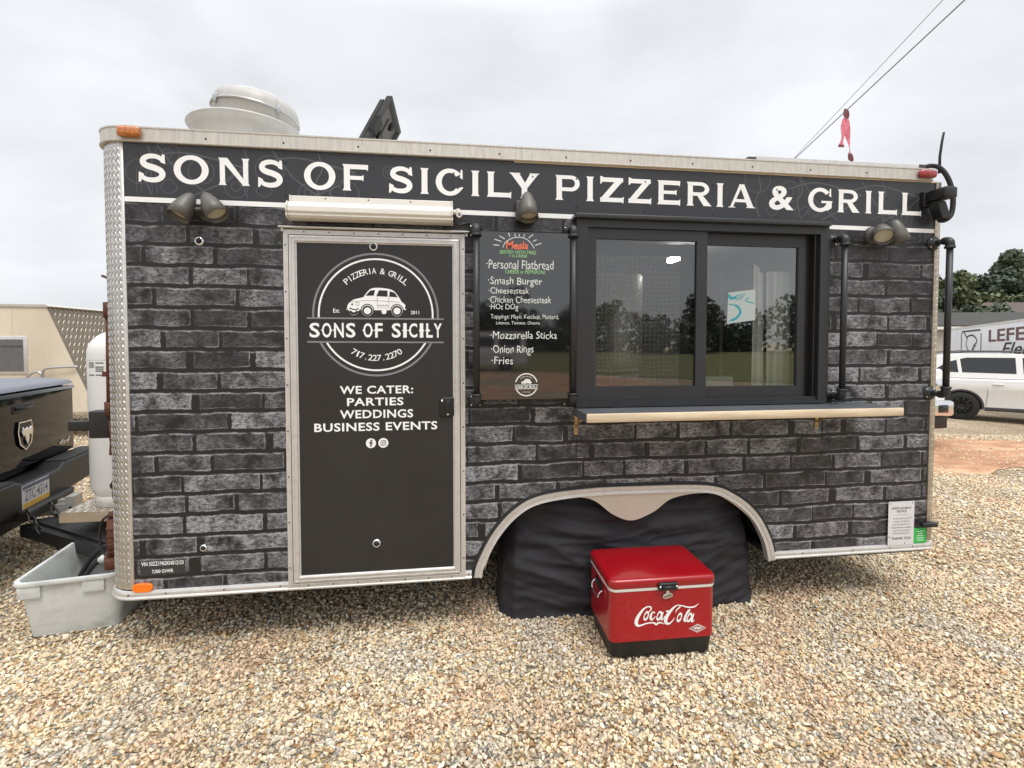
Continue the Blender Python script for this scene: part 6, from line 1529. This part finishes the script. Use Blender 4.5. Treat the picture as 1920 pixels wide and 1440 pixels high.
tree('tall dark green conifer with a broken crown at the right edge', 54.2, 36.5, -.66, 10.6, 3.6, M['leaf_dk'], 1, True, 4200, .5)
tree('dark conifer rising behind the brown roof at the frame edge', 59.5, 38, -.66, 10.4, 4.2, M['leaf_dk'], 2, True, 3600, .55)
tree('shorter dark tree left of the tall conifer', 48.5, 34, -.66, 7.8, 3.2, M['leaf_dk'], 3, False, 3400, .45)
tree('yellow-green bushy tree between the pale tree and the shorter dark tree', 43.8, 31.5, -.66, 6.0, 3.0, M['leaf_yl'], 4, False, 2800, .4)
tree('mid green bushy tree in front of the tall conifer', 49, 31.5, -.66, 6.3, 3.1, M['leaf_md'], 5, False, 3000, .4)
tree('mid green round tree above the brown roof', 54, 31.5, -.66, 6.0, 3.2, M['leaf_yl'], 6, False, 2600, .4)
tree('pale green loose tree beside the rear corner of the food trailer', 37.6, 28.4, -.66, 7.1, 2.6, M['leaf_yl'], 7, False, 3200, .36)
tree('dark bushy tree behind the pale green one', 40.5, 31, -.66, 6.6, 2.4, M['leaf_md'], 8, False, 2600, .38)
tree('dark green tree close against the rear edge of the food trailer', 34.5, 27.5, -.66, 6.6, 2.3, M['leaf_dk'], 9, False, 2600, .36)
tree('low dark bush-like tree behind the grey roof', 36.8, 25.6, -.66, 4.6, 2.4, M['leaf_dk'], 10, False, 2400, .34)

# ------------------------------------------------------------------ overhead wires and the strap tied to them
def line3(a, b, t): return tuple(a[i] + (b[i] - a[i]) * t for i in range(3))
wa, wb = (10.78, 9.5, 6.46), (9.57, 4.13, 6.92)
def wire(p, q, ra, name, label, m):
    mb = MB(); P_ = [line3(p, q, t) for t in (-2.2, -1, -.4, 0, .25, .5, .75, 1, 1.6, 2.6)]; mb.tube(P_, ra, 6); return tag(mb.build(name, m, None, P_[4]), label, 'cable', 'overhead cables')
wire(wa, wb, .011, 'overhead_cable', 'thicker grey overhead cable, lower of the pair above the trailer', M['wire'])
wire((10.70, 9.52, 6.40), (9.36, 4.26, 7.02), .0055, 'overhead_cable', 'thin overhead cable, upper of the pair above the trailer', M['wire'])
FX = Vector((10.52, 7.43, 6.83))
st_ = thing('ribbon', 'faded red strap with two tails tied to the overhead cables', 'ribbon', tuple(FX))
def band(P_, w, m, nm):
    mb = MB(); V = []; P_ = spline(P_, 5)
    for i, p in enumerate(P_):
        s_ = w * (.82 + .18 * math.sin(i * .45)); V += [(p[0] - s_ / 2, p[1] + .03 * math.sin(i * .4), p[2] + .01), (p[0] + s_ / 2, p[1] - .03 * math.sin(i * .4), p[2] - .01)]
    mb.add(V, [(2 * i, 2 * i + 1, 2 * i + 3, 2 * i + 2) for i in range(len(P_) - 1)], 0, True)
    mb.add([(x, y + .006, z) for x, y, z in V], [(2 * i, 2 * i + 2, 2 * i + 3, 2 * i + 1) for i in range(len(P_) - 1)], 0, True); mb.build(nm, m, st_)
f = lambda dx, dz: (FX.x + dx, FX.y, FX.z + dz)
band([f(0, .03), f(.01, -.12), f(.02, -.22)], .10, M['pink_dk'], 'strap_knot')
band([f(0, -.18), f(-.03, -.4), f(-.07, -.6), f(-.10, -.78)], .15, M['pink'], 'strap_tail'); band([f(.02, -.18), f(.04, -.5), f(.10, -.8), f(.135, -.98)], .11, M['pink'], 'strap_tail')
band([f(.125, -.95), f(.15, -1.1), f(.165, -1.15)], .085, M['pink_dk'], 'strap_end'); band([f(-.10, -.76), f(-.105, -.83)], .10, M['pink_dk'], 'strap_end')

# ------------------------------------------------------------------ what the panes and the menu board mirror: the far side of the yard
rg = random.Random(3); bl = []
for i in range(130):
    x = -75 + i * 1.35; y = -92 + 8 * math.sin(i * .23) + rg.uniform(-5, 5); h = 7.5 + 3 * math.sin(i * .41) + rg.uniform(-2, 2.5)
    for k in range(6): bl.append((x + rg.uniform(-1.8, 1.8), y + rg.uniform(-1.5, 1.5), -.6 + h * (.12 + .15 * k), 1.9 + rg.uniform(-.5, .7)))
tag(leaves('far_wood', None, bl, 42000, 1.1, M['leaf_dk'], 77, (0, 0, 0)), 'dark line of trees across the field', 'wood', kind='stuff')
bl = []
for i in range(110):
    x = -150 + i * 2.6; y = 105 + 8 * math.sin(i * .3) + rg.uniform(-5, 5); h = 4.0 + 1.2 * math.sin(i * .37) + rg.uniform(-1, .6)
    for k in range(4): bl.append((x + rg.uniform(-2.4, 2.4), y + rg.uniform(-1.5, 1.5), -.6 + h * (.12 + .2 * k), 1.7 + rg.uniform(-.5, .4)))
tag(leaves('far_wood', None, bl, 16000, 1.2, M['leaf_md'], 78, (0, 0, 0)), 'low distant tree line behind the food trailer', 'wood', kind='stuff')
house('shed', 'pale long shed across the yard', -17, -34, R(180 + 8), 16, 8, 3.2, 4.6, M['roof_g'], 0)
def van(label, loc, rz):
    ar = (0, 3.3)
    return car('van', label, 'van', loc, rz, body_poly(-1.1, 4.0, .3, [(4.05, .7), (3.9, 1.0), (3.0, 1.15), (-1.1, 1.15), (-1.15, .5)], ar, .36),
               [(3.1, 1.13), (2.3, 2.0), (1.5, 2.1), (-1.05, 2.1), (-1.1, 1.13)], 1.95, ar, M['suv'], [[(-.8, 1.3), (.4, 1.3), (.4, 1.85), (-.8, 1.85)], [(.6, 1.3), (1.5, 1.3), (1.5, 1.85), (.6, 1.85)], [(1.65, 1.3), (2.6, 1.3), (2.2, 1.85), (1.65, 1.85)]], .36, taper=.12)
van('white van parked on the clay across the yard', (4.6, -24, 0), R(182))
car('pickup_truck', 'pale pickup parked on the clay across the yard', 'pickup truck', (-3.4, -25.5, 0), R(186), pk_body(), PKG, 1.96, pk_ar, M['suv'], [[(.9, 1.42), (1.55, 1.42), (1.55, 1.85), (1.0, 1.85)], [(1.65, 1.42), (2.5, 1.42), (1.95, 1.85), (1.65, 1.85)]], .4)
